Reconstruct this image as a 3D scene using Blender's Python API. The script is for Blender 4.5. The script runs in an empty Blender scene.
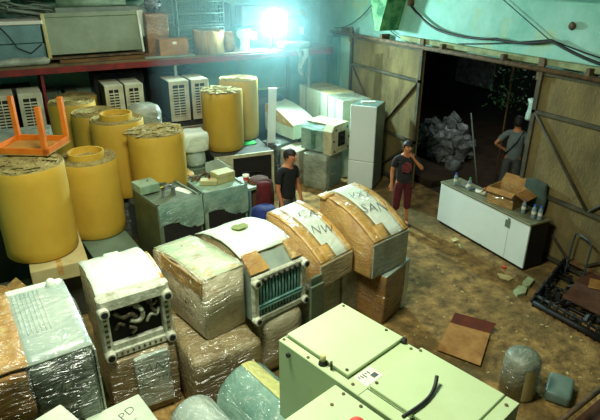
import bpy, bmesh, math, random
from math import sin, cos, pi, radians, sqrt, atan2, hypot
from mathutils import Vector, Matrix, noise

C = bpy.context.scene.collection
random.seed(7)

# ------------------------------------------------------------------ camera
FP, CH = 540.0, 4.2
CM = Matrix.Rotation(radians(-28.2), 3, 'Z') @ Matrix.Rotation(pi/2 - radians(24), 3, 'X') @ Matrix.Rotation(radians(0.3), 3, 'Z')
cam = bpy.data.objects.new('camera', bpy.data.cameras.new('camera'))
C.objects.link(cam)
cam.matrix_world = Matrix.Translation((0, 0, CH)) @ CM.to_4x4()
cam.data.sensor_width = 36
cam.data.lens = 36 * FP / 600
cam.data.clip_start = .05
bpy.context.scene.camera = cam

def Z(px, py, z):            # the point of the plane z seen at a pixel
    d = CM @ Vector(((px-300)/FP, -(py-210)/FP, -1))
    return Vector((0, 0, CH)) + d * ((z-CH)/d.z)

# ------------------------------------------------------------------ materials
def lin(c):
    c = c/255
    return c/12.92 if c <= .04045 else ((c+.055)/1.055)**2.4
def rgb(c): return (lin(c[0]), lin(c[1]), lin(c[2]), 1)

MATS = {}
def mat(name, c1, c2=None, scale=4, rough=.6, bump=.0, bscale=20, metal=0, coat=0, spec=.5, contrast=(.35, .65), c3=None, s3=1.5, t3=(.55, .7), stretch=(1,1,1), emit=None, trans=0, film=0, alpha=1):
    if name in MATS: return MATS[name]
    m = bpy.data.materials.new(name); m.use_nodes = True
    nt = m.node_tree; N = nt.nodes; L = nt.links
    b = N['Principled BSDF']
    b.inputs['Roughness'].default_value = rough
    b.inputs['Metallic'].default_value = metal
    b.inputs['Specular IOR Level'].default_value = spec
    tc = N.new('ShaderNodeTexCoord'); mp = N.new('ShaderNodeMapping')
    mp.inputs['Scale'].default_value = stretch
    L.new(tc.outputs['Object'], mp.inputs['Vector'])
    vec = mp.outputs['Vector']
    col = None
    if c2:
        n = N.new('ShaderNodeTexNoise'); n.inputs['Scale'].default_value = scale; n.inputs['Detail'].default_value = 8; n.inputs['Roughness'].default_value = .65
        L.new(vec, n.inputs['Vector'])
        r = N.new('ShaderNodeValToRGB'); r.color_ramp.elements[0].position = contrast[0]; r.color_ramp.elements[1].position = contrast[1]
        r.color_ramp.elements[0].color = rgb(c1); r.color_ramp.elements[1].color = rgb(c2)
        L.new(n.outputs['Fac'], r.inputs['Fac']); col = r.outputs['Color']
        if c3:
            n2 = N.new('ShaderNodeTexNoise'); n2.inputs['Scale'].default_value = s3; n2.inputs['Detail'].default_value = 10; n2.inputs['Roughness'].default_value = .7
            ad = N.new('ShaderNodeVectorMath'); ad.operation = 'ADD'; ad.inputs[1].default_value = (7.3, 2.1, 5.5)
            L.new(vec, ad.inputs[0]); L.new(ad.outputs[0], n2.inputs['Vector'])
            r2 = N.new('ShaderNodeValToRGB'); r2.color_ramp.elements[0].position = t3[0]; r2.color_ramp.elements[1].position = t3[1]
            L.new(n2.outputs['Fac'], r2.inputs['Fac'])
            mx = N.new('ShaderNodeMix'); mx.data_type = 'RGBA'
            L.new(r2.outputs['Color'], mx.inputs[0]); L.new(col, mx.inputs[6]); mx.inputs[7].default_value = rgb(c3)
            col = mx.outputs[2]
        L.new(col, b.inputs['Base Color'])
    else:
        b.inputs['Base Color'].default_value = rgb(c1)
    if bump:
        n = N.new('ShaderNodeTexNoise'); n.inputs['Scale'].default_value = bscale; n.inputs['Detail'].default_value = 6
        L.new(vec, n.inputs['Vector'])
        bp = N.new('ShaderNodeBump'); bp.inputs['Strength'].default_value = bump; bp.inputs['Distance'].default_value = .02
        L.new(n.outputs['Fac'], bp.inputs['Height']); L.new(bp.outputs['Normal'], b.inputs['Normal'])
    if film:                 # a wrinkled stretch film lying over the surface
        w = N.new('ShaderNodeTexNoise'); w.inputs['Scale'].default_value = 3.2; w.inputs['Detail'].default_value = 3; w.inputs['Roughness'].default_value = .45; w.inputs['Distortion'].default_value = 2.2
        mp2 = N.new('ShaderNodeMapping'); mp2.inputs['Scale'].default_value = (1.0, 2.2, 3.5); mp2.inputs['Rotation'].default_value = (.4, .3, .2)
        L.new(tc.outputs['Object'], mp2.inputs['Vector']); L.new(mp2.outputs['Vector'], w.inputs['Vector'])
        bp = N.new('ShaderNodeBump'); bp.inputs['Strength'].default_value = 1; bp.inputs['Distance'].default_value = .12
        L.new(w.outputs['Fac'], bp.inputs['Height'])
        L.new(bp.outputs['Normal'], b.inputs['Coat Normal'])
        b2 = N.new('ShaderNodeBump'); b2.inputs['Strength'].default_value = .22; b2.inputs['Distance'].default_value = .04
        L.new(w.outputs['Fac'], b2.inputs['Height']); L.new(b2.outputs['Normal'], b.inputs['Normal'])
        # milky creases of the film, pale streaks also standing in for its highlights
        sb = N.new('ShaderNodeMath'); sb.operation = 'SUBTRACT'; sb.inputs[1].default_value = .5
        ab = N.new('ShaderNodeMath'); ab.operation = 'ABSOLUTE'
        mr = N.new('ShaderNodeMapRange'); mr.inputs['From Min'].default_value = 0; mr.inputs['From Max'].default_value = .02; mr.inputs['To Min'].default_value = .42*film; mr.inputs['To Max'].default_value = 0
        L.new(w.outputs['Fac'], sb.inputs[0]); L.new(sb.outputs[0], ab.inputs[0]); L.new(ab.outputs[0], mr.inputs['Value'])
        mx3 = N.new('ShaderNodeMix'); mx3.data_type = 'RGBA'; mx3.inputs[7].default_value = rgb((206,210,190))
        L.new(mr.outputs[0], mx3.inputs[0])
        if col is not None: L.new(col, mx3.inputs[6])
        else: mx3.inputs[6].default_value = rgb(c1)
        L.new(mx3.outputs[2], b.inputs['Base Color'])
        b.inputs['Coat Weight'].default_value = film; b.inputs['Coat Roughness'].default_value = .13; b.inputs['Coat IOR'].default_value = 1.6
    elif coat:
        b.inputs['Coat Weight'].default_value = coat; b.inputs['Coat Roughness'].default_value = .2
    if emit:
        b.inputs['Emission Color'].default_value = rgb(emit[0]); b.inputs['Emission Strength'].default_value = emit[1]
    if trans: b.inputs['Transmission Weight'].default_value = trans
    if alpha < 1: b.inputs['Alpha'].default_value = alpha
    MATS[name] = m
    return m

M = dict(
 floor=mat('dirt_floor', (60,44,16), (180,144,80), 6, .95, 1.0, 22, c3=(92,76,38), s3=1.2, t3=(.46,.66), contrast=(.32,.68)),
 wall=mat('turquoise_plaster', (112,182,160), (170,218,204), 1.3, .85, .25, 12, c3=(176,198,150), s3=1.3, t3=(.54,.66), contrast=(.3,.7)),
 walldim=mat('dull_blue_plaster', (86,150,142), (112,176,164), 1.5, .85, .2, 10),
 green_edge=mat('mossy_beam', (40,110,70), (120,180,120), 5, .9, .4, 20, contrast=(.4,.6)),
 cream=mat('cream_strip', (170,186,140), (120,120,80), 3, .9, .3, 20),
 rust=mat('rusty_steel', (120,96,64), (60,50,36), 9, .8, .3, 30),
 door=mat('weathered_door_board', (128,112,68), (86,76,44), 2.6, .9, .5, 30, c3=(74,58,34), s3=2.4, t3=(.55,.75), contrast=(.35,.7), stretch=(1,1,.45)),
 doorframe=mat('door_rail_steel', (84,78,52), (52,48,34), 5, .8),
 red=mat('red_shelf_paint', (138,34,26), (92,26,22), 5, .6, c3=(150,96,70), s3=6, t3=(.62,.72)),
 deck=mat('shelf_board', (128,110,74), (90,78,52), 4, .9, .3),
 yellow=mat('ochre_roll_paper', (206,168,58), (192,152,44), 2.2, .62, .15, 5, c3=(160,122,40), s3=1.4, t3=(.60,.78), stretch=(1,1,.6)),
 rolltop=mat('roll_end_layers', (120,106,58), (180,164,100), 10, .95, 1.0, 45, contrast=(.3,.7)),
 kraft=mat('kraft_cardboard', (194,154,78), (156,114,56), 4, .6, .4, 12, film=.9, c3=(206,184,120), s3=3.5, t3=(.56,.68)),
 kraftdark=mat('brown_cardboard', (156,112,50), (104,74,34), 3, .6, .3, 10, film=.6, c3=(170,136,70), s3=3, t3=(.55,.7)),
 kraftplain=mat('plain_cardboard', (176,130,66), (140,94,44), 5, .9, .2, 20),
 tape=mat('kraft_tape', (212,172,90), (186,138,58), 6, .45, .3, 16, film=1, c3=(222,206,150), s3=5, t3=(.56,.68)),
 foam=mat('white_foam_sheet', (234,240,224), (208,228,206), 4, .6, .4, 16, c3=(206,196,146), s3=4, t3=(.58,.72), film=.5),
 stained=mat('stained_foam', (216,218,180), (168,200,158), 3.2, .55, .4, 14, c3=(190,140,66), s3=4.0, t3=(.58,.68), film=.8),
 greywrap=mat('grey_film_wrap', (104,114,96), (160,168,146), 3, .5, .3, 10, film=1),
 darkwrap=mat('dark_film_wrap', (44,52,46), (78,90,78), 3, .45, .3, 10, film=1),
 tanwrap=mat('tan_film_wrap', (150,140,106), (190,182,150), 3, .5, .3, 10, film=1, c3=(150,110,60), s3=3, t3=(.55,.7)),
 clear=mat('pale_film_wrap', (150,172,160), (186,200,184), 3, .35, .3, 8, film=1),
 teal=mat('teal_film_wrap', (96,138,124), (150,182,160), 2.6, .35, .5, 8, film=1),
 oldkraft=mat('film_over_brown_paper', (156,140,98), (112,94,58), 3, .5, .4, 9, film=1),
 casting=mat('grimy_cast_metal', (210,214,192), (132,132,100), 11, .6, .3, 40, contrast=(.4,.75)),
 casting2=mat('aged_white_casing', (206,206,172), (172,164,120), 6, .6, .2, 30),
 fin=mat('teal_fins', (134,184,174), (92,138,130), 8, .5, .2, 30),
 black=mat('black_rubber', (14,15,13), (26,26,24), 9, .6),
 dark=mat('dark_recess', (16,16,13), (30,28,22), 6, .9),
 copper=mat('dull_pipe', (120,112,88), (70,62,44), 12, .4, metal=.4),
 mint=mat('mint_painted_steel', (194,214,164), (184,204,152), 2.2, .5, .06, 20, c3=(150,150,96), s3=4.6, t3=(.66,.80)),
 mintseam=mat('dark_panel_seam', (74,88,58)),
 label=mat('white_label', (226,226,206)),
 ink=mat('faded_ink', (84,96,98), (60,70,76), 14),
 greymach=mat('grey_green_steel', (108,124,100), (84,98,78), 4, .5, .1, 20),
 olive=mat('olive_steel', (96,104,64), (72,80,48), 3, .55),
 lightmach=mat('light_green_steel', (164,190,160), (116,146,116), 3, .5, .1, 20, c3=(186,186,150), s3=6, t3=(.6,.7)),
 beige=mat('beige_plastic', (196,190,136), (168,160,104), 5, .6),
 palegrey=mat('pale_grey_steel', (150,164,148), (120,136,120), 4, .5),
 white=mat('off_white_carton', (216,226,202), (190,206,178), 3, .7, .1, 12, c3=(196,178,122), s3=2.5, t3=(.62,.78)),
 white2=mat('white_panel', (232,242,236), (218,232,224), 1.2, .45),
 fridge=mat('fridge_side', (120,142,130), (96,118,108), 3, .35),
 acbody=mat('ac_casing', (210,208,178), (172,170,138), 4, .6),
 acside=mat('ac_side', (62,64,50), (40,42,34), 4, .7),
 orange=mat('orange_wood', (226,124,22), (200,100,14), 5, .45, .1, 20),
 plywood=mat('plywood', (196,146,66), (170,120,50), 6, .7, stretch=(1,5,1)),
 skin=mat('skin', (198,130,88), (178,112,74), 9, .55),
 hair=mat('black_hair', (16,13,11), (34,28,22), 30, .6, .4, 60),
 blackcloth=mat('black_cotton', (16,17,17), (26,28,27), 8, .9, .3, 14),
 maroon=mat('maroon_cloth', (98,20,26), (70,14,20), 8, .9, .3, 14),
 darkcloth=mat('charcoal_cotton', (38,38,40), (26,26,28), 8, .9, .3, 14),
 pinkprint=mat('faded_red_print', (140,52,56), (70,34,38), 22, .9),
 greycloth=mat('grey_shirt_cloth', (122,132,130), (96,106,106), 8, .9, .3, 14),
 greytrouser=mat('grey_trouser_cloth', (84,86,82), (64,66,62), 8, .9, .3, 14),
 blue=mat('blue_cloth', (24,46,120), (16,30,84), 5, .85, .4, 10),
 redbrown=mat('brown_cloth', (96,60,34), (66,40,24), 5, .85, .4, 10),
 glassblue=mat('clear_plastic', (170,196,206), rough=.15, trans=.5),
 capblue=mat('blue_cap', (40,90,190)),
 capgreen=mat('green_cap', (50,170,70)),
 redpl=mat('red_plastic', (206,60,34)),
 leaf=mat('dark_green_leaves', (30,70,26), (50,96,36), 6, .6),
 scrap=mat('dull_grey_scrap', (150,154,150), (70,72,70), 6, .35, .4, 16, film=.6),
 tarp=mat('black_tarp', (22,26,26), (44,50,50), 5, .5, .4, 10),
 bluegrey=mat('blue_grey_paint', (112,150,150), (92,128,128), 3, .5),
 panelgreen=mat('grey_green_panel', (128,144,112), (104,118,90), 2, .5, .1, 10, c3=(150,146,110), s3=3, t3=(.6,.75)),
 wood=mat('old_timber', (130,96,52), (88,64,34), 4, .9, .3, 20, stretch=(1,6,6)),
 wire=mat('galvanised_wire', (140,170,154), (110,140,126), 4, .5),
 tealbox=mat('teal_plastic', (40,150,120), (30,130,104), 3, .5),
 gold=mat('golden_hoop', (196,160,70), (170,130,50), 5, .5),
 cable=mat('black_cable', (24,26,22)),
 greygreen=mat('grey_green_board', (104,124,98), (84,102,80), 2, .8),
 beigebox=mat('beige_board', (196,184,128), (176,160,104), 3, .8),
 lampglass=mat('lamp_glow', (255,255,255), emit=((205,250,255), 160)),
 lampbody=mat('lamp_housing', (90,96,90)),
 yellownote=mat('yellow_note', (226,226,40)),
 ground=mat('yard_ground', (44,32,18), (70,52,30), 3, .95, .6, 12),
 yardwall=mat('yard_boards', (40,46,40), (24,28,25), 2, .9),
)

# ------------------------------------------------------------------ mesh helpers
def obj(name, bm, m=None, parent=None, smooth=False, loc=None, rot=None):
    me = bpy.data.meshes.new(name)
    bmesh.ops.recalc_face_normals(bm, faces=bm.faces[:])
    bm.to_mesh(me); bm.free()
    ms = m if isinstance(m, (list, tuple)) else [m]
    for x in ms: me.materials.append(x)
    if smooth:
        for p in me.polygons: p.use_smooth = True
    o = bpy.data.objects.new(name, me); C.objects.link(o)
    if parent is not None: o.parent = parent
    if loc is not None: o.location = loc
    if rot is not None: o.rotation_euler = rot
    return o

def tag(o, label, cat, group=None, kind=None):
    if label: o['label'] = label
    if cat: o['category'] = cat
    if group: o['group'] = group
    if kind: o['kind'] = kind
    return o
def thing(name, label, cat, loc=(0,0,0), rz=0, group=None):
    o = bpy.data.objects.new(name, None); C.objects.link(o)
    o.location = loc; o.rotation_euler = (0, 0, rz); o.empty_display_size = .1
    return tag(o, label, cat, group)
def struct(name, bm, m, **k):
    o = obj(name, bm, m, **k); o['kind'] = 'structure'; return o
def kids(o): return [c for c in bpy.data.objects if c.parent == o]
def copy_tree(o, parent=None):
    c = o.copy(); C.objects.link(c); c.parent = parent
    for ch in kids(o): copy_tree(ch, c)
    return c

def B(): return bmesh.new()
def box(bm, x0, x1, y0, y1, z0, z1, bev=0, mi=0, seg=1, mtx=None):
    r = bmesh.ops.create_cube(bm, size=1)
    vs = r['verts']
    bmesh.ops.scale(bm, vec=(x1-x0, y1-y0, z1-z0), verts=vs)
    bmesh.ops.translate(bm, vec=((x0+x1)/2, (y0+y1)/2, (z0+z1)/2), verts=vs)
    fs = {f for v in vs for f in v.link_faces}
    if bev:
        es = {e for v in vs for e in v.link_edges}
        g = bmesh.ops.bevel(bm, geom=list(es), offset=bev, segments=seg, affect='EDGES', profile=.5)
        vs = {v for f in bm.faces if f.is_valid and (f in fs or f in g['faces']) for v in f.verts} | set(g['verts'])
        vs = [v for v in vs if v.is_valid]
        fs = {f for v in vs for f in v.link_faces}
    for f in fs:
        if f.is_valid: f.material_index = mi
    if mtx is not None: bmesh.ops.transform(bm, matrix=mtx, verts=list(vs))
    return bm
def bx(*a, **k): return box(B(), *a, **k)

def tube(bm, pts, r, n=8, cap=True, mi=0, smooth_path=False):
    pts = [Vector(p) for p in pts]; rings = []
    if smooth_path and len(pts) > 2:
        q = [pts[0]]
        for i in range(len(pts)-1):
            a, b, c, d = pts[max(i-1,0)], pts[i], pts[i+1], pts[min(i+2,len(pts)-1)]
            for k in range(1, 5):
                t = k/4
                q.append(.5*((2*b)+(c-a)*t+(2*a-5*b+4*c-d)*t*t+(3*b-a-3*c+d)*t*t*t))
        pts = q
    for i, p in enumerate(pts):
        a = pts[max(i-1, 0)]; b = pts[min(i+1, len(pts)-1)]
        t = (b-a)
        t = t.normalized() if t.length > 1e-9 else Vector((0,0,1))
        u = t.cross(Vector((0,0,1)))
        if u.length < .15: u = t.cross(Vector((0,1,0)))
        u.normalize(); v = t.cross(u)
        rr = r[i] if isinstance(r, (list, tuple)) else r
        rings.append([bm.verts.new(p + u*rr*cos(2*pi*k/n) + v*rr*sin(2*pi*k/n)) for k in range(n)])
    for i in range(len(rings)-1):
        for k in range(n):
            f = bm.faces.new((rings[i][k], rings[i][(k+1)%n], rings[i+1][(k+1)%n], rings[i+1][k])); f.material_index = mi; f.smooth = True
    if cap:
        for q in (rings[0], rings[-1]):
            f = bm.faces.new(q); f.material_index = mi
    return bm
def lathe(bm, prof, n=32, mtx=None, mi=None, wob=None):
    rings = []; new = []
    for j, (r, z) in enumerate(prof):
        if r < 1e-5:
            v = bm.verts.new((0,0,z)); rings.append([v]); new.append(v); continue
        ring = []
        for k in range(n):
            a = 2*pi*k/n
            rr = r*(1 + (wob(a, z) if wob else 0))
            v = bm.verts.new((rr*cos(a), rr*sin(a), z)); ring.append(v); new.append(v)
        rings.append(ring)
    for j in range(len(rings)-1):
        a, b = rings[j], rings[j+1]
        m_ = mi[j] if mi else 0
        for k in range(n):
            if len(a) == 1 and len(b) == 1: continue
            if len(a) == 1: f = bm.faces.new((a[0], b[k], b[(k+1)%n]))
            elif len(b) == 1: f = bm.faces.new((a[k], b[0], a[(k+1)%n]))
            else: f = bm.faces.new((a[k], a[(k+1)%n], b[(k+1)%n], b[k]))
            f.material_index = m_
    if mtx is not None: bmesh.ops.transform(bm, matrix=mtx, verts=new)
    return bm
def jitter(bm, amp, scale=3, seed=0, verts=None):
    for v in (verts or bm.verts):
        n = noise.noise_vector(v.co*scale + Vector((seed*3.7, seed*1.3, -seed*2.1)))
        v.co += n*amp
def lumpy(w, l, h, bev=.03, cuts=6, amp=.012, seed=0, taper=0, z0=0):
    """a wrapped carton: soft edges, slightly bulging uneven faces"""
    bm = bx(-w/2, w/2, -l/2, l/2, z0, z0+h, bev=bev, seg=2)
    bmesh.ops.subdivide_edges(bm, edges=[e for e in bm.edges if e.calc_length() > .12], cuts=cuts, use_grid_fill=True)
    for v in bm.verts:
        t = (v.co.z-z0)/h
        bul = 1 + .03*sin(pi*min(max(t,0),1))
        v.co.x *= bul*(1-taper*t); v.co.y *= bul*(1-taper*t)
    jitter(bm, amp, 5, seed)
    for v in bm.verts: v.co.z = max(v.co.z, z0)
    return bm
def profile_solid(prof, w, bev=.0, xcuts=4):
    """prof: closed list of (y,z); extruded over x in -w/2..w/2"""
    bm = B()
    xs = [-w/2 + w*i/xcuts for i in range(xcuts+1)]
    rings = [[bm.verts.new((x, y, z)) for y, z in prof] for x in xs]
    n = len(prof)
    for i in range(xcuts):
        for k in range(n):
            bm.faces.new((rings[i][k], rings[i][(k+1)%n], rings[i+1][(k+1)%n], rings[i+1][k]))
    c0 = bm.faces.new(rings[0]); c1 = bm.faces.new(rings[-1])
    if bev:
        es = [e for e in c0.edges] + [e for e in c1.edges]
        bmesh.ops.bevel(bm, geom=es, offset=bev, segments=2, affect='EDGES', profile=.5)
    return bm
def arc_top(l, hf, hb, bulge, n=10):
    """top line of a hood from the front edge (y=-l/2) to the back"""
    out = []
    for i in range(n+1):
        t = i/n
        out.append((-l/2 + l*t, hf + (hb-hf)*t + bulge*4*t*(1-t)))
    return out
def strip(bm, top, x0, x1, i0=0, i1=None, lift=.006, th=.006, nx=6, mi=0):
    """a sheet lying on an arc top between x0 and x1"""
    i1 = len(top)-1 if i1 is None else i1
    seg = top[i0:i1+1]; g = []
    for (y, z) in seg:
        g.append([bm.verts.new((x0+(x1-x0)*k/nx, y, z+lift)) for k in range(nx+1)])
    fs = []
    for a in range(len(seg)-1):
        for k in range(nx):
            fs.append(bm.faces.new((g[a][k], g[a][k+1], g[a+1][k+1], g[a+1][k])))
    r = bmesh.ops.extrude_face_region(bm, geom=fs)
    vs = [v for v in r['geom'] if isinstance(v, bmesh.types.BMVert)]
    for v in vs: v.co.z += th
    for f in bm.faces: f.material_index = mi
    return bm
FONTS = {}
def text_bm(s, size, shear=.15):
    cu = bpy.data.curves.new('writing', 'FONT'); cu.body = s; cu.size = 1; cu.shear = shear; cu.resolution_u = 2
    cu.align_x = 'CENTER'; cu.align_y = 'CENTER'; cu.offset = -.022; cu.space_character = 1.05
    o = bpy.data.objects.new('writing', cu); C.objects.link(o)
    bpy.context.view_layer.update()
    me = bpy.data.meshes.new_from_object(o.evaluated_get(bpy.context.evaluated_depsgraph_get()))
    bm = B(); bm.from_mesh(me); bmesh.ops.scale(bm, vec=(size,size,1), verts=bm.verts[:])
    bpy.data.objects.remove(o); bpy.data.curves.remove(cu); bpy.data.meshes.remove(me)
    return bm
def write(name, s, size, parent, mtx, m=None, arc=None, shear=.15):
    """flat lettering placed by matrix; with arc, laid on that hood top"""
    bm = text_bm(s, size, shear)
    bmesh.ops.triangulate(bm, faces=bm.faces[:])
    bmesh.ops.subdivide_edges(bm, edges=[e for e in bm.edges if e.calc_length() > .05], cuts=1)
    bmesh.ops.transform(bm, matrix=mtx, verts=bm.verts[:])
    if arc:
        for v in bm.verts:
            for a, b in zip(arc[:-1], arc[1:]):
                if a[0] <= v.co.y <= b[0]:
                    v.co.z += a[1] + (b[1]-a[1])*(v.co.y-a[0])/(b[0]-a[0]); break
    return obj(name, bm, m or M['ink'], parent)
def T(x, y, z, rx=0, ry=0, rz=0):
    return Matrix.Translation((x,y,z)) @ Matrix.Rotation(rz,4,'Z') @ Matrix.Rotation(ry,4,'Y') @ Matrix.Rotation(rx,4,'X')
def base(fl, yaw, w, l):
    """base centre from the front-left corner"""
    a = radians(yaw)
    return (fl[0] + cos(a)*w/2 - sin(a)*l/2, fl[1] + sin(a)*w/2 + cos(a)*l/2)
def stand(name, label, cat, fl, yaw, w, l, zb=0, group=None):
    x, y = base(fl, yaw, w, l)
    return thing(name, label, cat, (x, y, zb), radians(yaw), group)

# ------------------------------------------------------------------ the setting
XD, YB = 7.02, 12.25
# floor, with shallow unevenness
bm = B(); bmesh.ops.create_grid(bm, x_segments=90, y_segments=90, size=1)
for v in bm.verts:
    v.co.x = 2.2 + v.co.x*5.2; v.co.y = 5.6 + v.co.y*6.9
    v.co.z = 0
struct('floor', bm, M['floor'])
bm = B(); box(bm, -3.2, XD+.35, YB, YB+.2, 0, 4.6)
struct('wall_back', bm, M['wall'])
bm = B(); box(bm, -3.2, -3.0, -1.3, YB, 0, 4.6)
struct('wall_left', bm, M['walldim'])
# right wall with the doorway
bm = B()
box(bm, XD+.08, XD+.33, -1.3, 5.45, 0, 4.6)
box(bm, XD+.08, XD+.33, 8.75, YB, 0, 4.6)
box(bm, XD+.08, XD+.33, 5.45, 8.75, 2.83, 4.6)
struct('wall_right', bm, M['wall'])
bm = bx(XD-.10, XD+.08, -1.3, YB, 3.86, 4.25, bev=.02)
jitter(bm, .01, 4, 2)
struct('trim_1', bm, M['green_edge'])                       # beam along the top of the right wall
bm = profile_solid([(-.35, 0), (.35, 0), (.05, -.78), (-.08, -.78)], .5, xcuts=1)
struct('trim_2', bm, M['green_edge'], loc=(XD-.13, 9.2, 3.88))
bm = bx(XD-.02, XD+.08, 3.0, 8.9, 2.93, 3.02, bev=.01)
struct('trim_3', bm, M['cream'])
bm = B(); tube(bm, [(XD-.09, 2.6, 2.87), (XD-.09, 7, 2.885), (XD-.09, 11.4, 2.88)], .04, 8)
for y in (3.4, 4.7, 6.2, 7.6, 9.4, 10.9): box(bm, XD-.12, XD+.09, y-.03, y+.03, 2.86, 3.0)
tr = struct('trim_4', bm, M['rust'])                        # sliding door track
bm = B(); box(bm, XD+.0, XD+.09, 11.25, 11.75, 0, 2.75)
struct('trim_5', bm, M['walldim'])

# sliding leaves
def leaf(name, y0, y1, n, diag_flip):
    o = bx(XD-.02, XD+.02, y0, y1, .06, 2.84)
    d = struct(name, o, M['door'])
    bm = B()
    def bar(p, q, r=.028):
        tube(bm, [p, q], r, 4)
    X = XD-.045
    w = .035
    box(bm, X-.02, X+.03, y0-.0, y0+.07, .04, 2.95); box(bm, X-.02, X+.03, y1-.07, y1, .04, 2.95)
    for z in (.06, 1.0, 2.22, 2.80): box(bm, X-.02, X+.028, y0, y1, z, z+.055)
    ym = (y0+y1)/2
    for za, zb in ((1.03, 2.24), (.1, 1.02)):
        for ye in (y0+.05, y1-.05):
            bar((X-.0, ye, zb), (X-.0, ym, za))
    f = struct('door_frame', bm, M['doorframe'], parent=d)
    bm = B()
    for y in (y0+.035, y1-.035):
        box(bm, X-.035, X+.0, y-.05, y+.05, 2.72, 3.04)
        lathe(bm, [(0,-.02),(.06,-.02),(.06,.02),(0,.02)], 14, T(X-.01, y, 2.96, ry=pi/2))
    struct('door_hanger', bm, M['rust'], parent=d)
leaf('door_1', 8.14, 10.62, 8, 0)
leaf('door_2', 3.05, 5.52, 8, 1)

# yard outside
bm = B(); bmesh.ops.create_grid(bm, x_segments=20, y_segments=20, size=1)
for v in bm.verts:
    v.co.x = 10.0 + v.co.x*2.65; v.co.y = 10.5 + v.co.y*7.6; v.co.z = -.002
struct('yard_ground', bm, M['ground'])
bm = B()
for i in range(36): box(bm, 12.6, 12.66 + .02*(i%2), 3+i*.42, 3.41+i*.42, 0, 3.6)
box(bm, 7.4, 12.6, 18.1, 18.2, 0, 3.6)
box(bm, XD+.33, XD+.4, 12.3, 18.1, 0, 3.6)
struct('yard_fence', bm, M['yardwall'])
bm = B(); box(bm, XD+.33, 12.7, 3.0, 18.2, 3.6, 3.7)
struct('yard_canopy', bm, M['yardwall'])
bm = bx(7.45, 8.3, 8.05, 9.6, 0, .14, bev=.01)
struct('yard_step', bm, M['ground'])

# ------------------------------------------------------------------ lights
def area(name, loc, rot, size, e, col, sy=None):
    l = bpy.data.lights.new(name, 'AREA'); l.energy = e; l.color = col; l.size = size
    if sy: l.shape = 'RECTANGLE'; l.size_y = sy
    o = bpy.data.objects.new(name, l); C.objects.link(o); o.location = loc; o.rotation_euler = rot
    return o
area('overhead_lamp', (.9, 3.7, 5.6), (radians(4), radians(-6), 0), 1.0, 340, (.95, 1, .80), 1.5)  # overhead lamp near the camera, inferred from the bright foreground tops
area('yard_fill', (9.6, 8.2, 3.5), (0, 0, 0), 1.2, 22, (.85, .95, 1), 1.2)  # fill light added to lift the person and scrap heap outside
area('bay_light', (3.0, 8.6, 5.4), (radians(0), 0, 0), .7, 85, (.94, 1, .88), 1.2)
w = bpy.data.worlds.new('world'); bpy.context.scene.world = w; w.use_nodes = True
bg = w.node_tree.nodes['Background']; bg.inputs[0].default_value = (.62, .80, .60, 1); bg.inputs[1].default_value = .02
vs = bpy.context.scene.view_settings
vs.view_transform = 'Standard'; vs.look = 'None'; vs.exposure = 0; vs.gamma = 1; vs.use_curve_mapping = False

# flood lamp
lp = Vector((5.30, 11.05, 3.18))
t = thing('flood_lamp', 'glaring white flood lamp at the back above the long shelf', 'lamp', (5.30, 11.3, 2.58))
bm = B(); tube(bm, [(0,0,0),(0,0,.40)], .02); box(bm, -.12, .12, -.12, .12, 0, .02)
obj('lamp_stand', bm, M['lampbody'], t)
q = Vector((-.38, -.80, -.16)).normalized().to_track_quat('Z', 'Y').to_matrix().to_4x4()
mt = Matrix.Translation((.05, -.10, .62)) @ q
bm = lathe(B(), [(0,-.14),(.12,-.14),(.25,0),(.27,.05),(.25,.05),(.23,.01),(0,.0)], 28, mt)
obj('lamp_housing', bm, M['lampbody'], t)
bm = lathe(B(), [(0,.02),(.23,.02),(.22,.07),(.16,.12),(0,.15)], 28, mt)
obj('lamp_glass', bm, M['lampglass'], t, smooth=True)
pl = bpy.data.lights.new('lamp_light', 'SPOT'); pl.energy = 1150; pl.color = (.62, 1, .98); pl.shadow_soft_size = .12
pl.spot_size = radians(165); pl.spot_blend = .5
po = bpy.data.objects.new('lamp_light', pl); C.objects.link(po)
po.location = mt @ Vector((0,0,.2)) + Vector((5.30, 11.3, 2.58)); po.rotation_euler = Vector((.38,.80,.16)).to_track_quat('Z','Y').to_euler()
# thin scattering volume at the back, mostly standing in for lens glow
bm = bx(2.4, 7.0, 9.4, 12.2, .05, 4.5)
hz = obj('glow_haze', bm, None); tag(hz, 'thin bluish scattering volume standing in for glow around the flood lamp', 'haze', kind='stuff')
hm = bpy.data.materials.new('haze'); hm.use_nodes = True; nt = hm.node_tree; nt.nodes.clear()
o_ = nt.nodes.new('ShaderNodeOutputMaterial'); vsn = nt.nodes.new('ShaderNodeVolumeScatter')
vsn.inputs['Density'].default_value = .052; vsn.inputs['Color'].default_value = (.55, .95, 1, 1); vsn.inputs['Anisotropy'].default_value = .3
nt.links.new(vsn.outputs[0], o_.inputs['Volume'])
hz.data.materials.clear(); hz.data.materials.append(hm)

# ------------------------------------------------------------------ rack along the back wall
rk = thing('storage_rack', 'long red edged storage rack along the back wall, its upper deck loaded with goods', 'rack', (2.5, 11.5, 0))
bm = bx(-3.6, 4.18, -.62, -.54, 2.45, 2.56, bev=.004); box(bm, -3.6, 4.18, .6, .68, 2.42, 2.56)
obj('beam', bm, M['red'], rk)
obj('deck', bx(-3.6, 4.2, -.60, .70, 2.56, 2.60), M['deck'], rk)
for x in (-1.95, .52, 3.6):
    for y in (-.5, .55):
        o = obj('post', bx(x-.025, x+.025, y-.035, y+.035, 0, 2.45), M['red'] if x < 0 else M['palegrey'], rk)

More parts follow.
